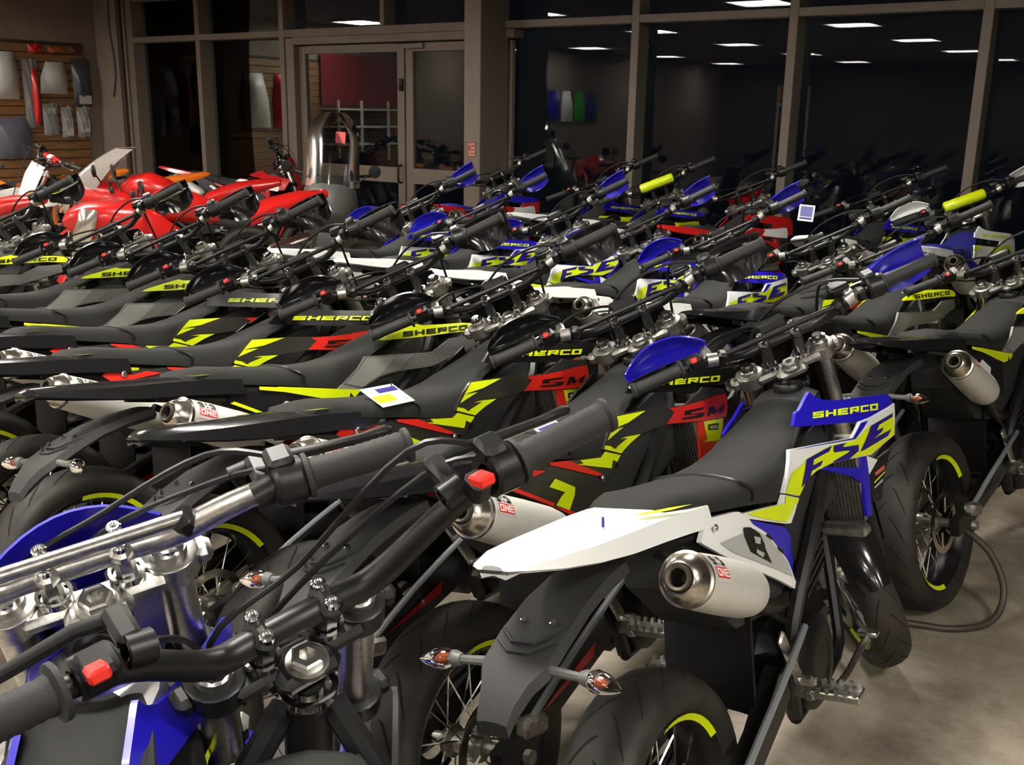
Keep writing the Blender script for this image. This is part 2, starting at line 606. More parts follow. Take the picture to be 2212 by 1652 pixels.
# window bays: head rail, transom, sill and two panes each
BAYS = [(-11.01, -9.855), (-9.785, -8.49), (-5.58, -4.315), (-4.245, -2.995), (-2.925, -1.665), (-1.595, -0.335), (-0.265, 0.995), (1.065, 2.325), (2.395, 3.655), (3.725, 4.985), (5.055, 6.0)]
for k, (a, b) in enumerate(BAYS):
    m = MB()
    cx, wd = (a + b) / 2, b - a
    m.box((cx, 7.665, 2.365), (wd, 0.13, 0.062), bev=0.003)
    m.box((cx, 7.69, 2.83), (wd, 0.17, 0.06))
    m.box((cx, 7.69, 0.05), (wd, 0.17, 0.10), bev=0.003)
    w_ = struct('window_%d' % (k + 1), m, M_FRAME, 'night-dark shop window bay with a pale transom')
    obj('pane', MB().box((cx, 7.765, 1.217), (wd, 0.008, 2.234)).mesh('pane_low', M_GLASS, False), w_)
    obj('pane', MB().box((cx, 7.765, 2.598), (wd, 0.008, 0.404)).mesh('pane_high', M_GLASS, False), w_)
# over-door light
m = MB()
m.box((-7.10, 7.665, 2.365), (2.64, 0.13, 0.075), bev=0.003)
m.box((-7.10, 7.69, 2.83), (2.64, 0.17, 0.06))
w_ = struct('window_12', m, M_FRAME, 'narrow window light above the glass double door')
obj('pane', MB().box((-7.745, 7.765, 2.60), (1.35, 0.008, 0.40)).mesh('pane_door_a', M_GLASS, False), w_)
obj('pane', MB().box((-6.40, 7.765, 2.60), (1.22, 0.008, 0.40)).mesh('pane_door_b', M_GLASS, False), w_)
# door frame
struct('trim_21', MB().box((-8.36, 7.70, 1.16), (0.12, 0.16, 2.32), bev=0.004).box((-6.9, 7.70, 2.292), (2.8, 0.16, 0.075), bev=0.004), M_FRAME, 'pale frame around the glass double door')
# two door leaves
for k, (a, b) in enumerate([(-8.295, -6.845), (-6.825, -5.56)]):
    m = MB()
    y, d = 7.715, 0.05
    for x, wd in ((a + .045, .09), (b - .045, .09)):
        m.box((x, y, 1.13), (wd, d, 2.22), bev=0.004)
    cx = (a + b) / 2
    wd = b - a - .18
    for z, h in ((2.205, .08), (1.00, .15), (0.14, .24)):
        m.box((cx, y, z), (wd, d, h), bev=0.004)
    d_ = struct('door_%d' % (k + 1), m, M_FRAME, ['left glazed leaf of the pale double door', 'right glazed leaf of the pale double door, half behind the column'][k])
    obj('pane', MB().box((cx, y, 1.62), (wd, 0.008, 1.09)).mesh('door_pane_up', M_GLASS, False), d_)
    obj('pane', MB().box((cx, y, 0.592), (wd, 0.008, 0.665)).mesh('door_pane_low', M_GLASS, False), d_)
    if k == 0:
        obj('door_handle', MB().tube([(b - .04, y - .03, .93), (b - .04, y - .075, .95), (b - .04, y - .075, 1.08), (b - .04, y - .03, 1.10)], .011, 8, 3).mesh('door_handle', DARK), d_)
        obj('lock', MB().box((b - .03, y - .035, 1.86), (.05, .025, .12), bev=.006).lathe([(0, .0), (0, .016), (.02, .016), (.02, 0)], (b - .03, y - .047, 1.84), (0, -1, 0), 12).mesh('lock', DARK), d_)
    else:
        obj('closer', MB().box((a + .12, y - .035, 2.215), (.24, .04, .05), bev=.006).mesh('closer', M_FRAME), d_)

# red evacuation notice on the column
t = empty('notice_sign', (-5.665, 7.248, 1.30))
tag(t, 'small red and white evacuation notice on the pale column', 'sign')
obj('board', MB().box((0, -.002, 0), (.085, .004, .125)).mesh('notice_board', mat('notice_cream', (0.45, 0.36, 0.28), 0.5), False), t)
m = MB()
for x, z, w_, h in ((-.039, 0, .006, .12), (.039, 0, .006, .12), (0, .058, .084, .008), (0, -.058, .084, .008), (-.005, 0, .005, .12), (-.022, .01, .018, .05), (-.022, -.035, .02, .012), (.018, .03, .024, .02), (.018, -.005, .024, .014), (.018, -.035, .024, .014)):
    m.box((x, -.0048, z), (w_, .0015, h))
obj('print', m.mesh('notice_print', mat('notice_red', (0.4, 0.03, 0.02), 0.5), False), t)

# loose cable hanging on the pier
tag(obj('wall_cable', MB().tube([(-11.40, 7.575, 2.86), (-11.41, 7.57, 2.5), (-11.37, 7.57, 2.2), (-11.36, 7.57, 1.95), (-11.43, 7.575, 1.72)], .008, 6, 5).mesh('wall_cable', BLACK)), 'thin dark cable hanging on the beige pier', 'cable')
tag(obj('gap_strip', MB().box((-11.20, 7.57, 1.43), (.06, .05, 2.85), bev=.004).mesh('gap_strip', mat('gap_strip_brown', (0.05, 0.035, 0.03), 0.6))), 'dark upright strip standing for the gap line beside the first window', 'strip')  # dark box added in place of the gap line between pier and window

# ------------------------------------------------------------------ ceiling lights
LX = [-10.9, -7.85, -4.8, -1.75, 1.3, 4.35]
LY = [4.2, 1.05, -2.1, -5.2, -8.4]
ORD = ['first', 'second', 'third', 'fourth', 'fifth', 'sixth']
me_fr = MB().box((0, -.315, .0), (.66, .03, .03)).box((0, .315, 0), (.66, .03, .03)).box((-.315, 0, 0), (.03, .6, .03)).box((.315, 0, 0), (.03, .6, .03)).mesh('light_frame', M_WHITE_METAL, False)
me_df = MB().box((0, 0, .008), (.6, .6, .012)).mesh('light_diffuser', M_LAMP, False)
for i, y in enumerate(LY):
    for j, x in enumerate(LX):
        if i == 0 and j > 3:
            continue
        t = empty('ceiling_light', (x, y, CEIL - .015))
        tag(t, 'square ceiling light panel, %s row from the window, %s from the slatwall' % (ORD[i], ORD[j]), 'ceiling light', 'ceiling light panels')
        obj('frame', me_fr, t)
        obj('diffuser', me_df, t)

# ------------------------------------------------------------------ slatwall and what hangs on it
sw = empty('slatwall', (WX0 + .003, 0, 0))
tag(sw, 'wooden slatwall display board on the beige side wall', 'slatwall')
obj('backing', MB().box((.004, 4.7, 1.46), (.008, 5.4, 1.74)).mesh('slat_backing', mat('slat_groove', (0.04, 0.022, 0.01), 0.8), False), sw)
me_slat = MB().box((.014, 4.7, 0), (.014, 5.4, .092), bev=.003).mesh('slat', M_WOOD)
for k in range(17):
    o = obj('slat', me_slat, sw)
    o.location = (0, 0, .645 + .1 * k)
HX = WX0 + .03


def hook(mb, h):
    return mb.tube([(-.008, 0, h / 2 + .02), (.06, 0, h / 2 + .02), (.065, 0, h / 2 + .035)], .003, 6)


def pack(name, y, z, w, h, m, label, cat, d=.05, card=None, cardm=None, kind='pillow', dx=0.0):
    t = empty(name, (HX + dx, y, z))
    tag(t, label, cat, 'packs hanging on the slatwall')

    def fn(u, v):
        a, b = (u - .5) * 2, (v - .5) * 2
        bul = (1 - abs(a) ** 2.5) * (1 - abs(b) ** 2.5)
        x = .012 + d * bul
        if kind == 'fender':
            return (x, a * w / 2 * (1 - .35 * max(0, b)) + .05 * b * w, b * h / 2)
        if kind == 'blade':
            return (x, a * w / 2 * (.8 + .2 * math.cos(2 * b)), b * h / 2)
        return (x + .006 * math.sin(9 * a + 5 * b), a * w / 2, b * h / 2 + .01 * math.sin(4 * a))
    obj('body', MB().grid(fn, 10, 12, .006).mesh(name + '_body', m), t)
    obj('hook', hook(MB(), h).mesh('hook', CHROME), t)
    if card:
        obj('card', MB().box((d * .6 + .02, 0, card[0]), (.004, card[1], card[2])).mesh('card', cardm, False), t)
    return t


BAGCLEAR = mat('bag_film', (0.30, 0.29, 0.29), 0.2, coat=.4)
BAGDARK = mat('bag_dark', (0.05, 0.05, 0.065), 0.25, coat=.3)
PWHITE = mat('pack_white', (0.5, 0.48, 0.44), 0.35)
pack('fender_pack', 6.38, 1.93, .36, .52, PWHITE, 'white plastic fender hanging at the slatwall edge', 'fender', .09, kind='fender')
pack('fork_guard_pack', 6.69, 1.74, .18, .76, mat('bag_grey', (0.20, 0.19, 0.19), 0.3), 'tall grey pack behind the red guard on the slatwall', 'pack', .03)
pack('fork_guard', 6.71, 1.70, .085, .62, RED, 'long red plastic guard hanging on the slatwall', 'guard', .05, kind='blade', dx=.06)
pack('side_panel_pack', 6.99, 1.92, .34, .36, PWHITE, 'white side panel hanging right of the red guard', 'panel', .07, kind='fender')
pack('gear_bag', 7.34, 1.88, .24, .54, BAGDARK, 'dark tall bag hanging beside the beige pier', 'bag', .07, (-.2, .16, .10), LGREY)
pack('parts_bag', 6.90, 1.45, .19, .36, BAGCLEAR, 'clear parts bag, first of three below the white panel', 'bag', .04, (.1, .1, .06), PWHITE)
pack('parts_bag', 7.11, 1.42, .15, .36, BAGCLEAR, 'clear parts bag with white card, middle of three on the slatwall', 'bag', .04, (-.06, .10, .2), PWHITE)
pack('parts_bag', 7.32, 1.42, .17, .36, BAGCLEAR, 'clear parts bag with white card, last of three before the pier', 'bag', .04, (-.04, .12, .16), PWHITE)
pack('parts_bag', 6.44, 1.24, .40, .46, mat('bag_blue', (0.11, 0.11, 0.14), 0.2, coat=.4), 'large bluish film bag hanging low on the slatwall', 'bag', .06)
pack('red_pack', 6.78, 2.24, .16, .10, RED, 'small red pack at the top of the slatwall', 'pack', .04)
pack('orange_pack', 7.04, 2.24, .20, .07, mat('pack_orange', (0.35, 0.09, 0.03), .4), 'small orange brown pack at the top of the slatwall', 'pack', .03)
pack('dark_pack', 7.30, 2.25, .16, .07, mat('pack_dark', (0.10, 0.012, 0.012), .4), 'small dark red pack at the top of the slatwall', 'pack', .03)
# seen mirrored in the glass: riding gear and a shelf further along the same wall
pack('riding_jacket', 5.52, 1.72, .46, .75, PWHITE, 'white riding jacket hanging on the side wall', 'jacket', .12, kind='fender')
pack('riding_jacket', 4.98, 1.72, .44, .75, RED, 'red riding jacket hanging on the side wall', 'jacket', .12, kind='fender')
sh = empty('wall_shelf', (WX0 + .04, 3.3, 0))
tag(sh, 'white metal wall shelf with a red header board', 'shelf')
for z in (1.10, 1.36, 1.62):
    obj('shelf_board', MB().box((.19, 0, z), (.36, 1.75, .025), bev=.003).mesh('shelf_board', M_WHITE_METAL), sh)
for y in (-.85, -.25, .35, .85):
    obj('upright', MB().box((.35, y, 1.3), (.03, .03, .9)).mesh('upright', M_WHITE_METAL), sh)
obj('header_board', MB().box((.02, 0, 2.05), (.02, 1.75, .75)).mesh('header_board', mat('header_dark_red', (.16, .008, .01), .5), False), sh)
for k, (y, c) in enumerate([(-2.1, BLUE), (-2.58, WHITE), (-3.06, mat('jersey_green', (.05, .4, .05), .7)), (-3.54, SEATBLUE)]):
    pack('jersey', y, 1.75, .42, .6, c, ['blue', 'white', 'green', 'navy'][k] + ' jersey hanging on the side wall', 'jersey', .08, kind='fender')
t = empty('display_stand', (-7.6, -4.3, 0))
tag(t, 'tall display stand with an orange header panel', 'stand')
obj('post', MB().box((-.3, 0, 1.1), (.04, .04, 2.2)).box((.3, 0, 1.1), (.04, .04, 2.2)).box((0, 0, .03), (.7, .5, .05)).mesh('stand_post', M_WHITE_METAL, False), t)
obj('header', MB().box((0, 0, 2.08), (.56, .02, .3)).mesh('stand_header', ORANGE, False), t)
obj('bar', MB().box((0, 0, 1.85), (.64, .03, .06)).mesh('stand_bar', M_WHITE_METAL, False), t)

# ------------------------------------------------------------------ motorcycles
# side-view outlines (x forward from the rear axle, z up), right flank
OUT = {
'fse_up':[(0.875,0.975),(0.881,0.962),(0.906,0.947),(0.953,0.934),(1.22,0.89),(1.243,0.877),(1.24,0.86),(1.2,0.863),(1.073,0.863),(0.998,0.868),(0.896,0.888),(0.727,0.921),(0.775,0.946),(0.793,0.946)],
'fse_band':[(0.654,0.886),(0.944,0.839),(0.998,0.868),(1.073,0.863),(1.24,0.86),(1.197,0.783),(1.031,0.772),(0.914,0.793),(0.832,0.805),(0.754,0.808),(0.699,0.803),(0.654,0.776),(0.567,0.81)],
'fse_edge':[(0.713,0.876),(0.944,0.839),(0.997,0.865),(1.039,0.861),(0.954,0.834),(0.663,0.883)],
'fse_yel':[(0.695,0.843),(0.624,0.839),(0.574,0.807),(0.653,0.778),(0.697,0.804),(0.752,0.81),(0.832,0.807),(0.914,0.795),(1.031,0.775),(1.192,0.787),(1.199,0.845),(1.025,0.845),(0.956,0.832),(0.901,0.839),(0.836,0.85),(0.705,0.85)],
'fse_F':[(0.705,0.85),(0.836,0.848),(0.817,0.838),(0.738,0.84),(0.731,0.828),(0.785,0.826),(0.769,0.817),(0.722,0.817),(0.709,0.806),(0.662,0.794),(0.692,0.831)],
'fse_S':[(0.843,0.846),(0.905,0.838),(0.887,0.834),(0.887,0.831),(0.962,0.817),(0.959,0.802),(0.91,0.795),(0.832,0.807),(0.828,0.81),(0.915,0.812),(0.914,0.816),(0.84,0.83)],
'fse_E':[(1.195,0.844),(1.184,0.835),(1.095,0.836),(1.075,0.825),(1.12,0.823),(1.107,0.815),(1.053,0.81),(1.169,0.806),(1.143,0.794),(0.967,0.798),(1.047,0.846)],
'fse_txt':[(0.819,0.92),(1.119,0.87),(1.137,0.884),(0.834,0.932)],
'fse_tank':[(0.569,0.806),(0.654,0.772),(0.64,0.76),(0.62,0.745),(0.595,0.731),(0.566,0.739),(0.359,0.819),(0.349,0.833),(0.559,0.788),(0.544,0.79)],
'fse_tanky':[(0.575,0.801),(0.651,0.771),(0.638,0.763),(0.624,0.769),(0.607,0.757),(0.567,0.743),(0.455,0.786),(0.357,0.83),(0.568,0.786)],
'fse_wing':[(0.99,0.777),(1.02,0.773),(1.025,0.72),(1.023,0.613),(0.993,0.62),(0.987,0.709),(0.931,0.745),(0.793,0.801),(0.834,0.795),(0.985,0.751)],
'fse_strip':[(1.02,0.773),(1.092,0.746),(1.18,0.748),(1.128,0.698),(1.09,0.633),(1.036,0.645),(1.025,0.72)],
'fse_stripw':[(1.02,0.773),(1.086,0.744),(1.025,0.721)],
'fse_decal1':[(1.063,0.716),(1.126,0.719),(1.128,0.707),(1.064,0.707)],
'fse_decal2':[(1.052,0.694),(1.129,0.702),(1.128,0.699),(1.054,0.69)],
'fse_decal3':[(1.05,0.681),(1.108,0.687),(1.109,0.68),(1.051,0.676)],
'fse_side':[(0.135,0.845),(0.168,0.87),(0.201,0.872),(0.317,0.848),(0.359,0.823),(0.381,0.799),(0.452,0.755),(0.548,0.659),(0.577,0.602),(0.601,0.571),(0.589,0.572),(0.494,0.633),(0.22,0.789),(0.147,0.836)],
'fse_sideg':[(0.209,0.819),(0.318,0.801),(0.379,0.791),(0.45,0.747),(0.54,0.659),(0.561,0.617),(0.466,0.671),(0.258,0.783)],
'fse_8':[(0.327,0.811),(0.36,0.8),(0.403,0.772),(0.424,0.739),(0.423,0.733),(0.452,0.688),(0.346,0.752),(0.337,0.769),(0.323,0.794)],
'fse_8a':[(0.368,0.778),(0.401,0.764),(0.397,0.751),(0.371,0.762)],
'fse_8b':[(0.374,0.748),(0.413,0.725),(0.403,0.719),(0.372,0.74)],
'fse_blue':[(0.364,0.816),(0.567,0.731),(0.592,0.704),(0.591,0.656),(0.584,0.596),(0.564,0.629),(0.541,0.664),(0.5,0.712),(0.439,0.765)],
'fse_v1':[(0.445,0.758),(0.47,0.74),(0.468,0.734),(0.436,0.755)],
'fse_v2':[(0.493,0.713),(0.522,0.693),(0.523,0.683),(0.494,0.705)],
'sm_band':[(0.643,0.883),(0.761,0.87),(0.931,0.843),(1.027,0.873),(1.137,0.845),(1.143,0.828),(1.135,0.776),(1.113,0.764),(0.988,0.784),(0.835,0.812),(0.723,0.815),(0.671,0.805),(0.624,0.788),(0.545,0.82),(0.591,0.86)],
'sm_red':[(0.857,0.851),(0.932,0.843),(1.028,0.837),(1.017,0.841),(1.065,0.835),(1.047,0.84),(1.131,0.832),(1.136,0.792),(1.12,0.766),(0.989,0.785),(0.838,0.813),(0.877,0.837)],
'sm_S':[(0.919,0.83),(1.013,0.819),(0.994,0.815),(0.948,0.82),(0.942,0.816),(1.01,0.805),(0.996,0.796),(0.98,0.796),(0.897,0.81),(0.906,0.814),(0.966,0.806),(0.972,0.808),(0.912,0.819)],
'sm_M':[(1.013,0.791),(1.036,0.814),(1.06,0.81),(1.063,0.796),(1.119,0.805),(1.092,0.783),(1.074,0.787),(1.088,0.797),(1.055,0.79),(1.041,0.793),(1.046,0.803),(1.028,0.79)],
'sm_y1':[(0.64,0.881),(0.76,0.868),(0.676,0.856),(0.595,0.856),(0.624,0.873)],
'sm_y2':[(0.595,0.855),(0.653,0.85),(0.568,0.836)],
'sm_y3':[(0.627,0.825),(0.655,0.824),(0.721,0.815),(0.673,0.804),(0.624,0.789),(0.548,0.82),(0.555,0.828),(0.581,0.819),(0.595,0.808),(0.611,0.806),(0.603,0.809),(0.664,0.819)],
'sm_tank':[(0.552,0.814),(0.626,0.784),(0.603,0.773),(0.569,0.747),(0.507,0.763),(0.305,0.852),(0.528,0.805)],
'sm_tanky':[(0.552,0.813),(0.622,0.785),(0.6,0.773),(0.583,0.784),(0.57,0.765),(0.416,0.818),(0.451,0.81),(0.438,0.822),(0.528,0.804)],
'sm_wing':[(0.983,0.784),(1.12,0.766),(1.11,0.732),(1.052,0.653),(1.02,0.622),(0.978,0.641)],
'sm_wingy':[(1.01,0.778),(1.113,0.763),(1.101,0.734),(1.082,0.705),(0.998,0.722),(1.017,0.725)],
'sm_box':[(1.029,0.765),(1.086,0.756),(1.079,0.737),(1.025,0.749)],
'sm_boxw':[(1.032,0.761),(1.081,0.754),(1.075,0.741),(1.03,0.75)],
'sm_boxt':[(1.033,0.751),(1.073,0.744),(1.077,0.751),(1.035,0.759)],
'sm_txt2':[(1.027,0.731),(1.073,0.722),(1.077,0.73),(1.031,0.738)],
'sm_stripe':[(0.31,0.852),(0.39,0.834),(0.526,0.764),(0.507,0.763),(0.313,0.845)],
'sm_side':[(0.152,0.867),(0.241,0.857),(0.31,0.851),(0.517,0.759),(0.524,0.676),(0.511,0.645),(0.462,0.651),(0.325,0.736),(0.137,0.841)],
'sm_side_r1':[(0.138,0.842),(0.151,0.845),(0.31,0.755),(0.302,0.75)],
'sm_side_r2':[(0.303,0.75),(0.371,0.719),(0.438,0.675),(0.462,0.655),(0.445,0.66)],
'sm_7':[(0.326,0.809),(0.403,0.766),(0.397,0.749),(0.366,0.721),(0.314,0.749),(0.342,0.763),(0.358,0.767),(0.297,0.798)],
'sm_rearred':[(0.1,0.866),(0.128,0.873),(0.194,0.85),(0.241,0.853),(0.292,0.837),(0.187,0.837),(0.158,0.838),(0.126,0.841)],
'y_up':[(0.747,0.914),(0.776,0.922),(0.913,0.941),(0.929,0.933),(1.095,0.914),(1.142,0.904),(1.154,0.891),(1.138,0.877),(1.042,0.89),(0.88,0.9)],
'y_txt':[(0.833,0.91),(1.096,0.89),(1.106,0.906),(0.844,0.926)],
'y_band':[(0.663,0.878),(0.856,0.852),(0.923,0.845),(1.005,0.874),(1.11,0.869),(1.108,0.833),(0.906,0.799),(0.772,0.808),(0.703,0.805),(0.627,0.784),(0.55,0.812),(0.624,0.85)],
'y_side':[(0.242,0.868),(0.3,0.854),(0.307,0.854),(0.615,0.781),(0.583,0.763),(0.57,0.782),(0.561,0.765),(0.523,0.765),(0.33,0.833),(0.24,0.859)],
'y_tank':[(0.55,0.812),(0.627,0.784),(0.615,0.78),(0.527,0.803)],
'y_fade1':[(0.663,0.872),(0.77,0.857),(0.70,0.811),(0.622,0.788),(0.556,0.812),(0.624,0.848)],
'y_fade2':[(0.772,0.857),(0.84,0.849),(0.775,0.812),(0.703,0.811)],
'fse_yel4':[(0.70,0.815),(1.0,0.795),(1.01,0.845),(0.70,0.862)],
}
RAKE = R(26.5)
STEM = Vector((1.02, 0.0, 1.015))
AX = Vector((.039, 0, -.818))          # front axle in the steering frame
_STEERBASE = Matrix.Translation(STEM) @ Matrix(((math.cos(RAKE), 0, -math.sin(RAKE), 0), (0, 1, 0, 0), (math.sin(RAKE), 0, math.cos(RAKE), 0), (0, 0, 0, 1)))
LEAN = R(10.77)


def lerp_tab(x, xs, ys):
    if x <= xs[0]:
        return ys[0]
    for i in range(len(xs) - 1):
        if x <= xs[i + 1]:
            t = (x - xs[i]) / (xs[i + 1] - xs[i])
            return ys[i] * (1 - t) + ys[i + 1] * t
    return ys[-1]


def flank(x, z):
    b = lerp_tab(x, [0, .2, .45, .65, .8, 1.0, 1.2, 1.4], [.10, .105, .108, .115, .135, .175, .20, .195])
    d = z - .87
    return b - .55 * (d + math.sqrt(d * d + .0006)) / 2


def right(x, z, off):
    return (x, -(flank(x, z) + off), z)


def left(x, z, off):
    return (x, flank(x, z) * .95 + off, z - .022)


def narrow(s):
    def f(x, z, off):
        return (x, (1 if s > 0 else -1) * (.70 * flank(x, z) + off), z - .015)
    return f


CACHE = {}


def cached(key, fn):
    if key not in CACHE:
        CACHE[key] = fn()
    return CACHE[key]


def tire_prof(R0, hw):
    a = [(-.74, .74), (-.95, .81), (-1, .87), (-.9, .935), (-.62, .978), (-.32, .995), (0, 1.0)]
    a = a + [(-t, r) for t, r in reversed(a[:-1])]
    return [(t * hw, r * R0) for t, r in a]


def me_tire(R0, hw):
    return MB().lathe(tire_prof(R0, hw), (0, 0, 0), (0, 1, 0), 56).mesh('tire', RUBBER, angle=60)


def me_groove(R0, hw, n=20):
    mb = MB()
    pr = tire_prof(R0, hw)
    ys, rs = [p[0] for p in pr], [p[1] for p in pr]
    for side in (-1, 1):
        for k in range(n):
            a0 = 2 * math.pi * (k + (.5 if side > 0 else 0)) / n
            rows = []
            for s in range(7):
                t = s / 6
                y = side * hw * (.06 + .80 * t)
                r = lerp_tab(y, ys, rs) + .0012
                a = a0 + .34 * t ** 1.4
                wdt = (.0045 * math.sin(math.pi * (.12 + .76 * t))) / R0
                rows.append([(r * math.cos(a + q), y, r * math.sin(a + q)) for q in (-wdt, wdt)])
            mb.rings(rows, False, False)
    return mb.mesh('tread_grooves', GROOVE)


def me_rim(hw):
    h = hw * .74
    p = [(-h, .232), (-h - .003, .226), (-h + .006, .213), (-h * .5, .205), (0, .198), (h * .5, .205), (h - .006, .213), (h + .003, .226), (h, .232), (h - .01, .222), (0, .212), (-h + .01, .222), (-h, .232)]
    return MB().lathe(p, (0, 0, 0), (0, 1, 0), 56).mesh('rim', BLACK)


def me_spokes(hub):
    mb = MB()
    for k in range(28):
        side = 1 if k % 2 else -1
        a = 2 * math.pi * k / 28
        b = a + (.45 if (k // 2) % 2 else -.45)
        mb.tube([(hub * math.cos(b), side * .034, hub * math.sin(b)), (.204 * math.cos(a), side * .008, .204 * math.sin(a))], .0022, 4, caps=False)
    return mb.mesh('spokes', CHROME)


def me_hub():
    return MB().lathe([(-.085, .0), (-.085, .014), (-.05, .016), (-.045, .034), (-.03, .036), (-.025, .024), (.025, .024), (.03, .036), (.045, .034), (.05, .016), (.085, .014), (.085, 0)], (0, 0, 0), (0, 1, 0), 20).mesh('hub', ALU_DULL)


def me_disc(r, y):
    mb = MB().lathe([(y, r * .78), (y, r), (y + .004, r), (y + .004, r * .78), (y, r * .78)], (0, 0, 0), (0, 1, 0), 36)
    for k in range(6):
        a = k * math.pi / 3
        mb.tube([(.035 * math.cos(a), y + .002, .035 * math.sin(a)), (r * .8 * math.cos(a + .25), y + .002, r * .8 * math.sin(a + .25))], .004, 4)
    return mb.mesh('brake_disc', STEEL)


def me_tape(hw, side, a0):
    h = hw * .74 + .0075
    mb = MB()
    rows = []
    for s in range(11):
        a = R(a0 + 62 * s / 10)
        rows.append([(r * math.cos(a), side * y, r * math.sin(a)) for r, y in ((.2145, h - .0075), (.228, h))])
    mb.rings(rows, False, False)
    return mb.mesh('rim_tape', YEL)


def sect(x, hw, zt, zb, sh=.035):
    h = [(-hw, zb), (-hw * 1.02, zt - sh), (-hw * .86, zt - sh * .28), (-hw * .45, zt), (0, zt + .004)]
    h = h + [(-y, z) for y, z in reversed(h[:-1])]
    return [(x, y, z) for y, z in h]


SEATX = [.025, .055, .12, .20, .34, .46, .545, .60, .66, .72, .80, .87, .92, .945]
SEATT = [.934, .950, .947, .931, .906, .890, .884, .886, .892, .903, .920, .937, .946, .938]
SEATB = [.925, .912, .900, .882, .850, .820, .797, .830, .862, .888, .910, .923, .929, .930]
SEATW = [.050, .078, .092, .100, .106, .107, .106, .1045, .101, .096, .087, .077, .069, .058]


def me_seat(m):
    return MB().rings([sect(x, w_, t, b, .03 if 2 < i < 9 else .02) for i, (x, t, b, w_) in enumerate(zip(SEATX, SEATT, SEATB, SEATW))]).mesh('seat', m, angle=50)


def me_strap():
    x = .37
    t, b, w_ = lerp_tab(x, SEATX, SEATT), lerp_tab(x, SEATX, SEATB), lerp_tab(x, SEATX, SEATW)
    p = sect(x, w_, t, b)
    p = [(px + (.03 if abs(py) > w_ * .9 and pz < t - .02 else 0), py * 1.02, pz + .001) for px, py, pz in p]
    return MB().tube(p, .0042, 6, 3).mesh('seat_strap', BLACK)


TAILX = [-.375, -.355, -.29, -.20, -.10, 0, .10, .19]
TAILW = [.028, .052, .076, .090, .098, .104, .109, .112]
TAILT = [.978, .985, .980, .968, .955, .943, .928, .912]
TAILE = [.972, .968, .950, .928, .908, .893, .876, .858]


def me_tail(m):
    rows = []
    for x, w_, t, e in zip(TAILX, TAILW, TAILT, TAILE):
        h = [(-w_, e), (-w_ * .93, t - .012), (-w_ * .55, t), (0, t + .002)]
        h = h + [(-y, z) for y, z in reversed(h[:-1])]
        low = [(w_ * .9, e - .004), (w_ * .8, t - .02), (0, t - .014), (-w_ * .8, t - .02), (-w_ * .9, e - .004)]
        rows.append([(x, y, z) for y, z in h + low])
    return MB().rings(rows).mesh('tail', m, angle=32)


def tailtop(x, y, off):
    w_, t = lerp_tab(x, TAILX, TAILW), lerp_tab(x, TAILX, TAILT)
    return (x, y, t + .004 + off - .012 * max(0, abs(y) / w_ - .55))


def me_tail_print(m, poly):
    mb = MB()
    ids = [tailtop(x, y, .0012) for x, y in poly]
    mb.add(ids, [tuple(range(len(ids)))])
    return mb.mesh('tail_print', m)


def me_holder():
    P = [(-.06, .875, .058, .03), (-.14, .872, .060, .03), (-.22, .860, .064, .028), (-.30, .836, .066, .026), (-.36, .812, .064, .024), (-.385, .798, .048, .03), (-.415, .775, .036, .03), (-.435, .752, .030, .02)]
    rows = []
    for x, z, w_, th in P:
        rows.append([(x, -w_, z - .018), (x, -w_ * .9, z), (x, -w_ * .35, z + .003), (x, w_ * .35, z + .003), (x, w_ * .9, z), (x, w_, z - .018), (x, w_ * .8, z - th), (x, -w_ * .8, z - th)])
    mb = MB().rings(rows)
    mb.tube([(-.12, -.052, .872), (-.27, -.054, .846), (-.325, -.020, .834), (-.325, .020, .834), (-.30, .052, .840)], .0035, 5)
    mb.tube([(-.31, -.050, .835), (-.342, -.016, .825), (-.342, .020, .825), (-.32, .05, .832)], .003, 5)
    return mb.mesh('plate_holder', BMATTE, angle=30)


def me_bolts(pts, ax, r, m):
    mb = MB()
    for p in pts:
        mb.lathe([(0, r), (r * .5, r), (r * .75, r * .7), (r * .75, 0)], p, ax, 10)
    return mb.mesh('bolts', m)


def me_indicator(s):
    return MB().tube([(-.345, s * .045, .805), (-.345, s * .118, .800)], [.009, .007], 8).lathe([(0, .010), (.012, .014), (.02, .013)], (-.345, s * .112, .80), (0, s, 0), 10, caps=True).mesh('indicator', GREYP)


def me_ind_lens(s):
    return MB().lathe([(0, .013), (.01, .018), (.03, .017), (.05, .009), (.06, .002)], (-.345, s * .13, .80), (-.25, s, -.05), 12).mesh('lens', LENS)


def me_ind_bulb(s):
    return MB().lathe([(0, .001), (.006, .009), (.022, .010), (.034, .002)], (-.345, s * .13, .80), (-.25, s, -.05), 8).mesh('bulb', AMBER)


MP0, MP1 = Vector((-.105, -.172, .872)), Vector((.262, -.138, .70))
MDIR = (MP1 - MP0).normalized()


def me_can():
    return MB().lathe([(.046, .047), (.05, .0475), (.12, .051), (.22, .0535), (.33, .054), (.375, .050), (.395, .040), (.405, .024), (.405, .0)], MP0, MDIR, 32).mesh('muffler_can', MUFF)


def me_endcap():
    return MB().lathe([(.006, .022), (.002, .026), (.004, .030), (.018, .038), (.036, .0445), (.038, .049), (.046, .049), (.047, .047)], MP0, MDIR, 32).mesh('end_cap', STEEL)


def me_outlet():
    return MB().lathe([(-.004, .016), (-.006, .021), (.004, .023), (.006, .017), (.06, .015), (.06, 0)], MP0, MDIR, 20).mesh('outlet', mat('sooty_steel', (.09, .075, .06), .5, metal=.6))


_mu = MDIR.cross(Vector((0, 0, 1))).normalized()      # points to the right side
_mw = _mu.cross(MDIR)


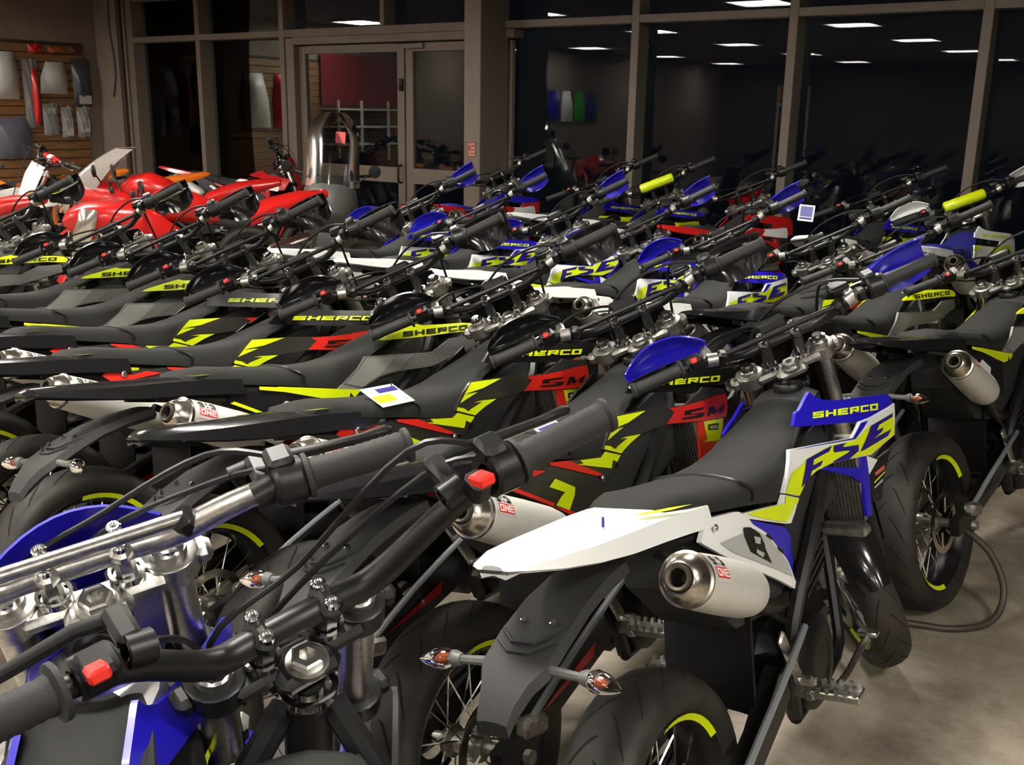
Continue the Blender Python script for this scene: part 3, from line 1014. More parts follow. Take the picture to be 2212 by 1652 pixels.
def canmap(t0, t1, a0, a1, off):
    def f(u, v):
        t = t0 + (t1 - t0) * u
        a = a0 + (a1 - a0) * v
        r = lerp_tab(t, [.05, .12, .22, .33], [.0475, .051, .0535, .054]) + off
        return MP0 + MDIR * t + (_mu * math.cos(a) + _mw * math.sin(a)) * r
    return f


if _mu.y > 0:
    _mu = -_mu
if _mw.z < 0:
    _mw = -_mw


def me_badge():
    return MB().grid(canmap(.058, .122, R(0), R(64), .0008), 4, 6).mesh('badge', mat('badge_silver', (.5, .49, .47), .4))


def me_badge_red():
    return MB().grid(canmap(.063, .117, R(9), R(31), .0014), 3, 3).mesh('badge_red', RED2)


def me_badge_txt():
    mb = MB()
    lettering(mb, 'BIG', canmap(.064, .116, R(35), R(58), .0016), .3, .24, .16)
    return mb.mesh('badge_text', BLACK)


def me_badge_txt2():
    mb = MB()
    lettering(mb, 'ONE', canmap(.066, .114, R(12), R(28), .0019), .24, .2, .2)
    return mb.mesh('badge_text_white', WHITE)


def me_header():
    return MB().tube([(.255, -.139, .703), (.32, -.12, .66), (.42, -.10, .60), (.56, -.09, .56), (.74, -.085, .60), (.90, -.06, .62), (.93, -.02, .64), (.90, 0, .66)], [.022, .02, .019, .019, .019, .019, .019, .019], 10, 4).mesh('exhaust_pipe', mat('pipe_dark', (.06, .05, .045), .4, metal=.8))


def me_frame():
    mb = MB()
    for s in (-1, 1):
        mb.tube([(1.06, s * .03, .93), (.95, s * .10, .84), (.72, s * .125, .70), (.54, s * .115, .52), (.52, s * .105, .38), (.56, s * .09, .28)], .019, 8, 3)
        mb.tube([(1.075, s * .01, .80), (1.05, s * .03, .62), (.98, s * .07, .36), (.90, s * .085, .27), (.56, s * .09, .27)], .016, 8, 3)
        mb.tube([(.62, s * .10, .76), (.30, s * .09, .82), (-.06, s * .07, .90)], .011, 6)
        mb.tube([(.53, s * .10, .52), (.26, s * .09, .72), (.02, s * .075, .86)], .010, 6)
    mb.tube([(1.11, 0, .815), (1.055, 0, .945)], .033, 12)
    return mb.mesh('frame', BLACK)


def me_engine():
    mb = MB()
    mb.box((.69, 0, .385), (.36, .20, .22), bev=.05)
    mb.box((.56, 0, .42), (.18, .17, .16), bev=.04)
    mb.box((.88, 0, .64), (.12, .12, .07), Matrix.Rotation(R(-14), 3, 'Y'), bev=.015)
    for k in range(7):
        c = Vector((.84, 0, .50)) + Vector((.05, 0, .19)) * (k / 8)
        mb.box(c, (.15, .15, .010), Matrix.Rotation(R(-14), 3, 'Y'))
    mb.box((.855, 0, .56), (.10, .10, .16), Matrix.Rotation(R(-14), 3, 'Y'))
    return mb.mesh('engine', DARK)


def me_cover(s):
    return MB().lathe([(0, .115), (.018, .112), (.03, .095), (.034, .06), (.030, .055), (.030, 0)], (.66, s * .10, .37), (0, s, 0), 28).mesh('engine_cover', mat('engine_cover_grey', (.02, .02, .02), .4, metal=.7))


def me_core(m):
    mb = MB()
    # tank and airbox between the flanks
    mb.rings([[(x, -w_, b), (x, -w_ * 1.02, (t + b) / 2), (x, -w_ * .8, t), (x, w_ * .8, t), (x, w_ * 1.02, (t + b) / 2), (x, w_, b)] for x, w_, t, b in
              [(.14, .07, .86, .74), (.30, .085, .83, .60), (.50, .092, .79, .56), (.64, .096, .82, .62), (.80, .108, .865, .66), (.93, .115, .895, .70), (1.0, .08, .895, .74)]])
    return mb.mesh('fuel_tank', m)


def me_tanktop(m):
    rows = []
    for x, w_, z in [(.86, .060, .925), (.93, .082, .950), (.99, .078, .963), (1.03, .070, .955), (1.06, .050, .93)]:
        rows.append([(x, -w_, z - .06), (x, -w_ * .95, z - .012), (x, -w_ * .5, z), (x, w_ * .5, z), (x, w_ * .95, z - .012), (x, w_, z - .06)])
    mb = MB().rings(rows)
    return mb.mesh('tank_top', m, angle=50)


def me_capring():
    return MB().lathe([(0, .056), (.003, .058), (.003, .072), (0, .074)], (.965, 0, .962), (-.05, 0, 1), 28).mesh('tank_ring', BLUE2)


def me_tankcap():
    return MB().lathe([(0, .038), (.010, .040), (.018, .036), (.018, .027), (.012, .024), (.012, 0)], (.985, 0, .958), (-.05, 0, 1), 24).box((.985, 0, .974), (.042, .010, .012), bev=.003).mesh('tank_cap', BLACK)


def me_radiator(s):
    return MB().box((1.0, s * .115, .70), (.035, .10, .20), Matrix.Rotation(R(-12), 3, 'Y'), bev=.006).box((.975, s * .118, .590), (.045, .12, .03), bev=.008).box((1.024, s * .112, .81), (.045, .11, .03), bev=.008).mesh('radiator', ALU_DULL)


def me_rfins(s):
    mb = MB()
    for k in range(11):
        mb.box((.985, s * (.070 + .009 * k), .70), (.012, .0025, .19), Matrix.Rotation(R(-12), 3, 'Y'))
    return mb.mesh('radiator_fins', POST, False)


def me_swingarm():
    mb = MB()
    for s in (-1, 1):
        rows = []
        for x, y, z, hw, hh in [(.54, .085, .415, .02, .045), (.42, .10, .40, .02, .05), (.25, .115, .365, .018, .036), (.05, .118, .315, .016, .03), (-.05, .118, .302, .015, .026)]:
            rows.append([(x, s * (y - hw), z - hh), (x, s * (y + hw), z - hh), (x, s * (y + hw), z + hh), (x, s * (y - hw), z + hh)])
        mb.rings(rows)
    mb.box((.44, 0, .40), (.06, .20, .07), bev=.02)
    return mb.mesh('swingarm', DARK, angle=30)


def me_mudflap():
    return MB().grid(lambda u, v: (.36 - .05 * v + .02 * math.cos((u - .5) * 3), (u - .5) * .20, .76 - .36 * v), 6, 6, .006).mesh('inner_mudguard', BLACK)


def me_sleeve():
    return MB().tube([(.56, -.135, .50), (.40, -.150, .475), (.22, -.152, .425), (.06, -.145, .36), (.02, -.14, .345)], .0085, 8, 3).mesh('brake_line_sleeve', GREYTUBE)


def me_stripe(c):
    mb = MB()
    mb.add([(.36, -.1375, .40), (.16, -.1365, .358), (.10, -.1365, .343), (.34, -.1385, .372)], [(0, 1, 2, 3)])
    return mb.mesh('swingarm_sticker', c)


def me_caliper():
    return MB().box((.055, -.145, .345), (.09, .035, .045), Matrix.Rotation(R(15), 3, 'Y'), bev=.01).tube([(0, -.16, .305), (0, -.175, .305)], .016, 8).mesh('rear_caliper', ALU_DULL)


def me_peg(s):
    mb = MB().box((.53, s * .20, .365), (.055, .12, .018), bev=.003)
    for k in range(6):
        for q in (-1, 1):
            mb.box((.53 + q * .022, s * (.15 + .02 * k), .378), (.01, .009, .014))
    mb.box((.535, s * .125, .37), (.05, .05, .05), bev=.01)
    return mb.mesh('footpeg', ALU)


def me_pedal():
    return MB().tube([(.50, -.15, .36), (.62, -.185, .345), (.76, -.19, .36), (.80, -.20, .375)], [.009, .008, .008, .01], 8, 3).box((.81, -.20, .385), (.03, .05, .012), bev=.003).mesh('brake_pedal', ALU)


def me_heel():
    return MB().box((.46, -.130, .47), (.035, .012, .16), Matrix.Rotation(R(-32), 3, 'Y'), bev=.005).tube([(.50, -.135, .40), (.50, -.16, .40)], .012, 8).mesh('peg_bracket', ALU)


def me_stand():
    return MB().tube([(.56, .10, .30), (.50, .19, .18), (.47, .30, .075)], [.013, .011, .011], 8).box((.47, .302, .066), (.06, .05, .012), Matrix.Rotation(R(10.8), 3, 'X'), bev=.003).mesh('side_stand', BLACK)


def me_chain():
    mb = MB()
    for z0, z1 in ((.44, .385), (.34, .225)):
        mb.box((.26, .09, (z0 + z1) / 2 + .0), (.54, .008, .014), Matrix.Rotation(R(-(6 if z0 > .4 else 12)), 3, 'Y'))
    mb.lathe([(0, .095), (.004, .095), (.004, .05), (0, .05), (0, .095)], (0, .09, .305), (0, 1, 0), 24)
    return mb.mesh('chain', DARK)


# ---- steering frame parts
def me_fork(s):
    return MB().tube([(.045, s * .10, .012), (.045, s * .10, -.44)], .0245, 16).mesh('fork_tube', ALU)


def me_forklow(s):
    return MB().lathe([(0, .027), (.006, .032), (.05, .032), (.07, .028), (.36, .028), (.42, .026)], (.045, s * .10, -.43), (0, 0, -1), 16, caps=True).box((.035, s * .10, -.835), (.05, .04, .07), bev=.01).mesh('fork_leg', BLACK)


def me_forkguard(s):
    return MB().grid(lambda u, v: (.045 + .042 * math.cos(R(-70 + 140 * u)), s * (.10 + .045 * math.sin(R(-70 + 140 * u))), -.47 - .30 * v), 8, 4, .003).mesh('fork_guard', BLACK)


def me_forkcap(s):
    return MB().lathe([(0, .022), (.012, .022), (.014, .014), (.02, .012), (.02, 0)], (.045, s * .10, .008), (0, 0, 1), 12).mesh('fork_cap', CHROME)


def me_triple(z, m, top=True):
    mb = MB()
    for s in (-1, 1):
        mb.lathe([(-.02, .034), (-.018, .037), (.016, .037), (.018, .034)], (.045, s * .10, z - .018), (0, 0, 1), 16, caps=True)
        mb.box((.034, s * .055, z - .018), (.058, .075, .026), bev=.008)
        mb.box((.045, s * .142, z - .018), (.035, .025, .03), bev=.008)
    mb.box((.012, 0, z - .018), (.062, .085, .028), bev=.010)
    return mb.mesh('triple_clamp', m)


def me_stemnut():
    return MB().lathe([(-.006, .027), (.002, .027), (.003, .024), (.003, .01)], (0, 0, 0), (0, 0, 1), 24).lathe([(.003, .0215), (.013, .0215), (.015, .018), (.015, .0105), (.002, .010), (.002, 0)], (0, 0, 0), (0, 0, 1), 6).mesh('stem_nut', ALU, angle=20)


def me_stemring():
    return MB().lathe([(0, .030), (0, .038), (-.014, .038), (-.014, .03)], (0, 0, -.045), (0, 0, 1), 28).tube([(0, 0, -.04), (0, 0, -.2)], .022, 12).mesh('bearing_ring', CHROME)


BARH = [(-.042, .402, .152), (-.03, .27, .143), (-.012, .20, .124), (.020, .115, .078), (.030, .06, .070), (.030, 0, .070)]


def bar_pts(rise=1.0, dz=0.0):
    a = [(x, y, .070 + (z - .070) * rise + dz) for x, y, z in BARH]
    return a + [(x, -y, z) for x, y, z in reversed(a[:-1])]


def me_bar(m, fat, rise, dz):
    r = [.0115, .0125, .0155, .018, .018, .018] if fat else [.011, .011, .0112, .0115, .0122, .0122]
    return MB().tube(bar_pts(rise, dz), r + r[-2::-1], 14, 5).mesh('handlebar', m)


def me_crossbar(m, dz, w=.165, x=.002, z=.112, r=.0075):
    return MB().tube([(x, -w, z + dz), (x, w, z + dz)], r, 10).mesh('crossbar', m)


def me_barend(m, dz, s, w=.163, x=.002, z=.108):
    mb = MB()
    mb.box((x, s * w, z + dz), (.034, .03, .036), Matrix.Rotation(R(s * 25), 3, 'X'), bev=.008)
    return mb.mesh('crossbar_clamps', m)


def me_pad(m, dz):
    return MB().lathe([(-.115, .024), (-.105, .031), (.105, .031), (.115, .024)], (.002, 0, .118 + dz), (0, 1, 0), 14, caps=True).mesh('bar_pad', m)


def me_barclamp(s, m, dz):
    return MB().box((.030, s * .044, .034 + dz), (.030, .026, .068), bev=.006).box((.030, s * .044, .076 + dz), (.056, .028, .030), bev=.010).mesh('bar_clamp', m)


def me_clampbolt(s, dz):
    mb = MB()
    for dx in (-.017, .017):
        mb.lathe([(0, .0095), (.007, .0095), (.009, .0075), (.009, .005), (.004, .0045), (.004, 0)], (.030 + dx, s * .044, .089 + dz), (0, 0, 1), 12)
    return mb.mesh('clamp_bolts', CHROME)


def me_clampring(s, dz):
    return MB().lathe([(0, .018), (0, .023), (.010, .023), (.010, .018)], (.030, s * .044, .000 + dz), (0, 0, 1), 18).mesh('clamp_ring', CHROME)


def me_grip(s, rise, dz, m, gk=1.0):
    z = lambda q: .070 + (q - .070) * rise + dz
    o = Vector((-.0305, s * .272, z(.1435)))
    e = Vector((-.043, s * .408, z(.1525)))
    d = (e - o)
    L = d.length
    pr = [(0, .012), (0, .025), (.006, .025), (.009, .0175)]
    for k in range(12):
        t = .014 + (L - .028) * k / 11
        pr += [(t, .0172), (t + .004, .0162)]
    pr += [(L - .008, .0175), (L - .006, .0195), (L, .0195), (L + .002, .016), (L + .002, .006), (L - .004, 0)]
    return MB().lathe([(t_, r_ * gk) for t_, r_ in pr], o, d, 18).mesh('grip', m)


def me_switch(dz):
    return MB().lathe([(-.022, .012), (-.022, .020), (-.018, .023), (.018, .023), (.022, .020), (.022, .012)], (-.022, .238, .136 + dz), (-.1, 1, .1), 14).box((-.030, .236, .150 + dz), (.038, .036, .03), bev=.006).mesh('switch_housing', BLACK)


def me_button(dz, y=.240, k=1.0):
    return MB().box((-.044, y, .163 + dz), (.020 * k, .017 * k, .014), Matrix.Rotation(R(30), 3, 'Y'), bev=.003).mesh('red_button', BUTTON)


def me_throttle(dz, rocker=True):
    mb = MB() if not rocker else MB().box((-.036, -.210, .142 + dz), (.032, .026, .034), bev=.006)
    return mb.lathe([(-.02, .012), (-.02, .026), (-.015, .030), (.018, .030), (.023, .026), (.023, .014)], (-.026, -.252, .140 + dz), (0, 1, .1), 18).box((-.010, -.246, .166 + dz), (.036, .034, .024), bev=.006).mesh('throttle_housing', BLACK)


def me_perch(s, dz, m, y=.192):
    return MB().lathe([(-.014, .011), (-.014, .018), (.014, .018), (.014, .011)], (-.012 - (y - .192) * .4, s * y, .122 + (y - .192) * .3 + dz), (0, s, .3), 14).box((.016, s * (y + .004), .130 + dz), (.05, .026, .022), bev=.006).mesh('lever_perch', m)


def me_lever(s, dz, m):
    rows = []
    for x, y, z, a, b in [(.030, .190, .126, .010, .006), (.044, .235, .118, .010, .007), (.040, .30, .112, .008, .0075), (.030, .37, .116, .007, .0065), (.026, .405, .120, .009, .007), (.026, .412, .120, .004, .003)]:
        rows.append([Vector((x + a * math.cos(t), s * y, z + dz + b * math.sin(t))) for t in [k * math.pi / 4 for k in range(8)]])
    return MB().rings(rows).mesh('lever', m)


def me_master(dz):
    return MB().box((.030, -.180, .140 + dz), (.036, .050, .024), bev=.006).box((.030, -.180, .154 + dz), (.032, .046, .005), bev=.002).mesh('brake_reservoir', BLACK)


def me_guard(s, m, big):
    """open hand shield; the one on the throttle side hangs lower than the clutch side one"""
    if s > 0:
        y0, y1, zu, zd = .185, .41, .066, .012
    elif big:
        y0, y1, zu, zd = .235, .42, .012, .115
    else:
        y0, y1, zu, zd = .250, .415, .046, .088

    def fn(u, v):
        k = (1 - .62 * abs(2 * u - 1) ** 2.4)
        if s < 0:
            k = 1 - .5 * abs(2 * u - 1.15) ** 2.2 if u > .1 else .45 + 1.6 * u
        w = v * 2 - 1
        kk = (.35 + .65 * u if w > 0 else max(k, .3)) if s < 0 and not big else max(k, .3)
        z = .140 + (zu if w > 0 else zd) * w * kk + .012 * u
        x = .048 + .022 * (1 - (2 * u - 1) ** 2) - .030 * w * w - .012 * u
        return (x, s * (y0 + (y1 - y0) * u), z)
    return MB().grid(fn, 16, 12, .004 if s > 0 else -.004).mesh('handguard', m, angle=60)


def me_mask(m):
    def fn(u, v):
        a = (u - .5) * 2
        b = v
        w_ = .105 + .03 * math.sin(math.pi * b) - .03 * b
        return (.145 - .055 * a * a - .02 * abs(b - .4), a * w_, .035 - .30 * b)
    return MB().grid(fn, 10, 10, -.004).mesh('headlight_mask', m)


def me_headlamp():
    return MB().lathe([(0, .001), (.0, .05), (.018, .045), (.03, .03), (.034, 0)], (.138, 0, -.13), (1, 0, 0), 20).mesh('headlight', LENS)


def me_ffender(m):
    def fn(u, v):
        a = R(28 + 118 * u)
        b = (v - .5) * 2
        w_ = .066 * (1 - .45 * abs(2 * u - 1) ** 3)
        r = .335 - .022 * b * b
        return (AX.x + r * math.cos(a), b * w_, AX.z + r * math.sin(a))
    return MB().grid(fn, 18, 8, .004).mesh('front_fender', m)


def me_dash():
    return MB().box((.085, .0, .085), (.05, .085, .035), Matrix.Rotation(R(25), 3, 'Y'), bev=.008).mesh('instrument', BLACK)


def me_cable(k, dz):
    P = [[(.02, .20, .135), (.07, .14, .125), (.11, .04, .085), (.12, -.05, .0), (.06, -.04, -.20)],
         [(-.01, -.225, .165), (.05, -.15, .165), (.11, -.03, .12), (.12, .06, .02), (.04, .05, -.2)],
         [(.04, -.19, .14), (.12, -.16, .11), (.14, -.13, -.08), (.11, -.12, -.32), (.08, -.13, -.62), (.05, -.13, -.74)],
         [(-.01, .23, .12), (.03, .16, .06), (.09, .10, .0), (.06, .06, -.12)],
         [(.0, -.25, .16), (.05, -.17, .15), (.09, -.04, .06), (.10, .08, -.02), (.05, .10, -.2)],
         [(-.01, -.255, .15), (.03, -.18, .12), (.075, -.03, .04), (.07, .06, -.06), (.03, .08, -.22)]][k]
    return MB().tube([(x, y, z + (dz if i < 2 else 0)) for i, (x, y, z) in enumerate(P)], .0042, 6, 5).mesh('cable', BLACK)


def me_fcaliper():
    return MB().box((-.02, .085, -.72), (.05, .04, .10), bev=.01).mesh('front_caliper', ALU_DULL)


# ---- flank panels
def P(key):
    return OUT[key]


def me_panel(keys, m, side, off=0.0, thick=.006, round_=True, name='panel'):
    def make():
        mb = MB()
        for k in keys:
            poly = chaikin(P(k), 1, .09) if round_ else P(k)
            panel(mb, poly, narrow(side) if abs(side) == 2 else right if side < 0 else left, off, thick, .016)
        return mb.mesh(name, m, angle=40)
    return cached(('panel', tuple(keys), m.name, side, off, thick), make)


def me_text(text, key, m, side=-1, off=.003, tx=.27, ty=.26, gap=.16, slant=0):
    def make():
        mb = MB()
        c = P(key)
        fn = narrow(side) if abs(side) == 2 else right if side < 0 else left
        if side > 0:
            c = [c[1], c[0], c[3], c[2]]
        lettering(mb, text, quadmap(c, fn, off), tx, ty, gap, slant)
        return mb.mesh('lettering', m, False)
    return cached(('text', text, key, m.name, side), make)


class Proto:
    """ordered list of parts: (name, mesh, parent index or None, steered, steer-frame offset)"""

    def __init__(self):
        self.parts = []

    def add(self, name, me, parent=None, steer=False, loc=None, label=None):
        self.parts.append((name, me, parent, steer, loc, label))
        return len(self.parts) - 1

    def place(self, name, loc, heading, steer, label, cat, group, lean=LEAN, skip=(), scale=1.0):
        root = empty(name, (loc[0], loc[1], loc[2] if len(loc) > 2 else 0.0))
        root.rotation_euler = (-lean, 0, math.pi / 2 - heading)
        root.scale = (scale, scale, scale)
        tag(root, label, cat, group)
        sm = _STEERBASE @ Matrix.Rotation(steer, 4, 'Z')
        done = {}
        for i, (nm, me, par, st, off, lb) in enumerate(self.parts):
            if nm in skip or (par is not None and par not in done):
                continue
            o = bpy.data.objects.new(nm, me)
            COL.objects.link(o)
            if lb:
                o['label'] = lb
            if par is None:
                o.parent = root
                o.matrix_local = (sm if st else Matrix.Identity(4)) @ (Matrix.Translation(off) if off else Matrix.Identity(4))
            else:
                o.parent = done[par]
            done[i] = o
        return root


def C(key, fn, *a):
    return cached((key,) + tuple(x.name if hasattr(x, 'name') else x for x in a), lambda: fn(*a))


def dirt_bike(theme, guard=None, bar=None, tail=None, pad=None, triple=None, fat=False, rise=1.0, bdz=0.0, cols=None, seat=None, holder=True, mask=None, clampm=None, ffender=None, bigguard=True, cross=True, lever=None, ttop=None):
    p = Proto()
    bar = bar or BLACK
    triple = triple or ALU_DULL
    clampm = clampm or POST
    edz = bdz + .073 * (rise - 1)
    # wheels
    for nm, R0, hw, st, loc in (('rear_wheel', .305, .074, False, (0, 0, .305)), ('front_wheel', .297, .056, True, tuple(AX))):
        w_ = p.add(nm, C('tire', me_tire, R0, hw), None, st, loc)
        p.add('tread_grooves', C('groove', me_groove, R0, hw), w_)
        p.add('rim', C('rim', me_rim, hw), w_)
        p.add('spokes', C('spokes', me_spokes, .034), w_)
        p.add('hub', C('hub', me_hub), w_)
        p.add('brake_disc', C('disc', me_disc, .105 if not st else .15, -.066 if not st else .062), w_)
        if theme in ('fse', 'sm', 'smy'):
            for sd in (-1, 1):
                for a0 in (30, 205):
                    p.add('rim_tape', C('tape', me_tape, hw, sd, a0), w_)
    # body
    p.add('frame', C('frame', me_frame))
    e = p.add('engine', C('engine', me_engine))
    p.add('clutch_cover', C('cover', me_cover, -1), e)
    p.add('generator_cover', C('cover', me_cover, 1), e)
    p.add('fuel_tank', C('core', me_core, BLACK if fat else BMATTE))
    tt = p.add('tank_top', C('tanktop', me_tanktop, ttop or BMATTE))
    p.add('tank_cap', C('tankcap', me_tankcap), tt)
    if theme == 'n2':
        p.add('tank_ring', C('capring', me_capring), tt)
    for s in (-1, 1):
        r_ = p.add('radiator', C('radiator', me_radiator, s))
        p.add('radiator_fins', C('rfins', me_rfins, s), r_)
    sa = p.add('swingarm', C('swingarm', me_swingarm))
    p.add('brake_line_sleeve', C('sleeve', me_sleeve), sa)
    if theme in ('sm', 'smy'):
        p.add('swingarm_sticker', C('stripe', me_stripe, RED if theme == 'sm' else DARK), sa)
    p.add('rear_caliper', C('caliper', me_caliper), sa)
    p.add('inner_mudguard', C('mudflap', me_mudflap))
    p.add('footpeg', C('peg', me_peg, -1))
    p.add('footpeg', C('peg', me_peg, 1))
    p.add('brake_pedal', C('pedal', me_pedal))
    p.add('peg_bracket', C('heel', me_heel))
    p.add('side_stand', C('stand', me_stand))
    p.add('chain', C('chain', me_chain))
    s_ = p.add('seat', C('seat', me_seat, seat or SEAT))
    p.add('seat_strap', C('strap', me_strap), s_)
    t_ = p.add('tail', C('tail', me_tail, tail or BGLOSS))
    if theme == 'fse':
        p.add('tail_print', C('tp', me_tail_print, YEL, ((-.03, -.062), (-.02, -.078), (.05, -.098), (.12, -.104), (.06, -.086))), t_)
        p.add('tail_print', C('tp2', me_tail_print, BLUE2, ((-.14, -.06), (-.135, -.062), (-.06, -.02), (-.065, -.018))), t_)
    if theme in ('sm', 'smy'):
        p.add('tail_print', C('tp3', me_tail_print, YEL, ((.02, -.085), (.12, -.092), (.14, -.078))), t_)
    if holder:
        h_ = p.add('plate_holder', C('holder', me_holder))
        p.add('bolts', C('hb', me_bolts, ((-.275, -.028, .849), (-.275, .028, .849)), (-.3, 0, 1), .0065, CHROME), h_)
        for s in (-1, 1):
            i_ = p.add('indicator', C('ind', me_indicator, s))
            p.add('lens', C('indl', me_ind_lens, s), i_)
            p.add('bulb', C('indb', me_ind_bulb, s), i_)
    # muffler
    mu = p.add('muffler', C('can', me_can))
    p.add('end_cap', C('endcap', me_endcap), mu)
    p.add('outlet', C('outlet', me_outlet), mu)
    p.add('badge', C('badge', me_badge), mu)
    p.add('badge_red', C('badger', me_badge_red), mu)
    p.add('badge_lettering', C('badget', me_badge_txt), mu)
    p.add('badge_lettering', C('badgew', me_badge_txt2), mu)
    p.add('exhaust_pipe', C('header', me_header))
    # flanks
    for s in (-1, 1):
        D = lambda key, m, par, off: p.add('graphic', me_panel([key], m, s, off, 0, False, 'graphic'), par)
        if theme == 'fse':
            u = p.add('upper_shroud', me_panel(['fse_up'], BLUE, s, 0, .008, True, 'upper_shroud'))
            p.add('lettering', me_text('SHERCO', 'fse_txt', YEL, s), u)
            b = p.add('shroud', me_panel(['fse_band'], WHITE, s, .004, .008, False, 'shroud'))
            D('fse_edge', BLUE, b, .0062)
            D('fse_yel', YEL, b, .0064)
            if s < 0:
                D('fse_F', BLUE2, b, .0086)
                D('fse_S', BLUE2, b, .0086)
                D('fse_E', BLUE2, b, .0086)
            w_ = p.add('radiator_wing', me_panel(['fse_wing'], BLUE, s, -.002, .008, False, 'radiator_wing'))
            st = p.add('wing_strip', me_panel(['fse_strip'], BLACK, s, -.003, .008, False, 'wing_strip'))
            D('fse_stripw', WHITE, st, -.0018)
            D('fse_decal1', mat('decal_pink', (.55, .10, .08), .5), st, -.0018)
            D('fse_decal2', YEL, st, -.0018)
            D('fse_decal3', LGREY, st, -.0018)
            k = p.add('tank_side', me_panel(['fse_tank'], WHITE, s, .003, .008, False, 'tank_side'))
            D('fse_tanky', YEL, k, .0054)
            b2 = p.add('side_cover', me_panel(['fse_blue'], BLUE, s, -.001, .008, False, 'side_cover'))
            sp = p.add('side_panel', me_panel(['fse_side'], WHITE, s, .006, .010, True, 'side_panel'))
            D('fse_sideg', LGREY, sp, .0082)
            D('fse_8', BLACK, sp, .0096)
            D('fse_8a', LGREY, sp, .0112)
            D('fse_8b', LGREY, sp, .0112)
            D('fse_v1', BLACK, sp, .0084)
            D('fse_v2', BLACK, sp, .0084)
            p.add('bolts', C('spb', me_bolts, ((.19, s * .113, .856),), (0, s, 0), .007, CHROME), sp)
        elif theme == 'sm':
            u = p.add('upper_shroud', me_panel(['fse_up'], BPANEL, s, 0, .008, True, 'upper_shroud'))
            p.add('lettering', me_text('SHERCO', 'fse_txt', YEL, s), u)
            b = p.add('shroud', me_panel(['sm_band'], CARBON, s, .004, .008, False, 'shroud'))
            for key, m in (('sm_red', RED2), ('sm_y1', YEL), ('sm_y2', YEL), ('sm_y3', YEL)):
                D(key, m, b, .0062)
            if s < 0:
                D('sm_S', BLACK, b, .0086)
                D('sm_M', BLACK, b, .0086)
            w_ = p.add('radiator_wing', me_panel(['sm_wing'], RED2, s, -.002, .008, False, 'radiator_wing'))
            D('sm_wingy', YEL, w_, -.0008)
            D('sm_box', BLACK, w_, .0004)
            if s < 0:
                p.add('lettering', me_text('MOTUL', 'sm_boxt', WHITE, s, .003, .25, .2, .25), w_)
            k = p.add('tank_side', me_panel(['sm_tank'], CARBON, s, .003, .008, False, 'tank_side'))
            D('sm_tanky', YEL, k, .0054)
            D('sm_stripe', RED2, k, .0058)
            sp = p.add('side_panel', me_panel(['sm_side'], CARBON, s, .001, .010, True, 'side_panel'))
            for key, m in (('sm_side_r1', RED2), ('sm_side_r2', RED2), ('sm_7', YEL), ('sm_rearred', RED2)):
                D(key, m, sp, .0036)
            p.add('bolts', C('spb2', me_bolts, ((.528, s * .112, .752), (.165, s * .106, .858)), (0, s, 0), .009, ALU), sp)
        elif theme == 'smy':
            u = p.add('upper_shroud', me_panel(['y_up'], YEL, s, 0, .008, True, 'upper_shroud'))
            p.add('lettering', me_text('SHERCO', 'y_txt', BLACK, s), u)
            b = p.add('shroud', me_panel(['y_band'], CARBON_G, s, .004, .008, False, 'shroud'))
            w_ = p.add('radiator_wing', me_panel(['sm_wing'], BGLOSS, s, -.002, .008, False, 'radiator_wing'))
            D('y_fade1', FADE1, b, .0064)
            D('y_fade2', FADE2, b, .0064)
            k = p.add('tank_side', me_panel(['y_tank'], FADE1, s, .003, .008, False, 'tank_side'))
            sp = p.add('side_panel', me_panel(['sm_side'], BGLOSS, s, .001, .010, True, 'side_panel'))
            D('y_side', YEL, sp, .0066)
            D('sm_7', WHITE, sp, .0036)
            D('sm_side_r1', YEL, sp, .0036)
        elif theme == 'n1':
            if s > 0:
                b = p.add('shroud', me_panel(['fse_band'], BLUE, 2, .004, .008, True, 'shroud'))
                p.add('graphic', me_panel(['sm_y2'], YEL, 2, .0065, 0, False, 'graphic'), b)
                p.add('graphic', me_panel(['sm_y1'], mat('cyan_print', (.02, .3, .55), .4), 2, .0065, 0, False, 'graphic'), b)
            else:
                b = p.add('shroud', me_panel(['fse_band'], BMATTE, -2, -.01, .008, True, 'shroud'))
                p.add('graphic', me_panel(['fse_F'], GREEN, -2, -.0075, 0, False, 'graphic'), b)
                p.add('graphic', me_panel(['fse_S'], YEL, -2, -.0075, 0, False, 'graphic'), b)
                p.add('graphic', me_panel(['sm_S'], LGREY, -2, -.0075, 0, False, 'graphic'), b)
            p.add('side_panel', me_panel(['fse_side'], BLUE, s * 2, .006, .010, True, 'side_panel'))
        elif theme == 'n2':
            u = p.add('upper_shroud', me_panel(['fse_up'], BLUE, s * 2, 0, .008, True, 'upper_shroud'))
            b = p.add('shroud', me_panel(['fse_band'], BLACK, s * 2, .004, .008, True, 'shroud'))
            p.add('graphic', me_panel(['fse_edge'], WHITE, s * 2, .0065, 0, False, 'graphic'), b)
            p.add('lettering', me_text('RCO', 'fse_yel4', YEL, s * 2, .009), b)
            p.add('radiator_wing', me_panel(['fse_wing'], BLUE, s * 2, -.002, .008, False, 'radiator_wing'))
            p.add('tank_side', me_panel(['fse_tank'], BLUE, s * 2, .003, .008, False, 'tank_side'))
            p.add('side_panel', me_panel(['fse_side'], BLUE, s * 2, .006, .010, True, 'side_panel'))
        else:
            cu, cb, ct, cs, ca = cols          # upper, band, tank side, side panel, accent
            u = p.add('upper_shroud', me_panel(['fse_up'], cu, s, 0, .008, True, 'upper_shroud'))
            if theme == 'end':
                p.add('lettering', me_text('SHERCO', 'fse_txt', YEL, s), u)
            b = p.add('shroud', me_panel(['fse_band'], cb, s, .004, .008, False, 'shroud'))
            D('sm_y1', ca, b, .0064)
            D('sm_red', ca, b, .0064)
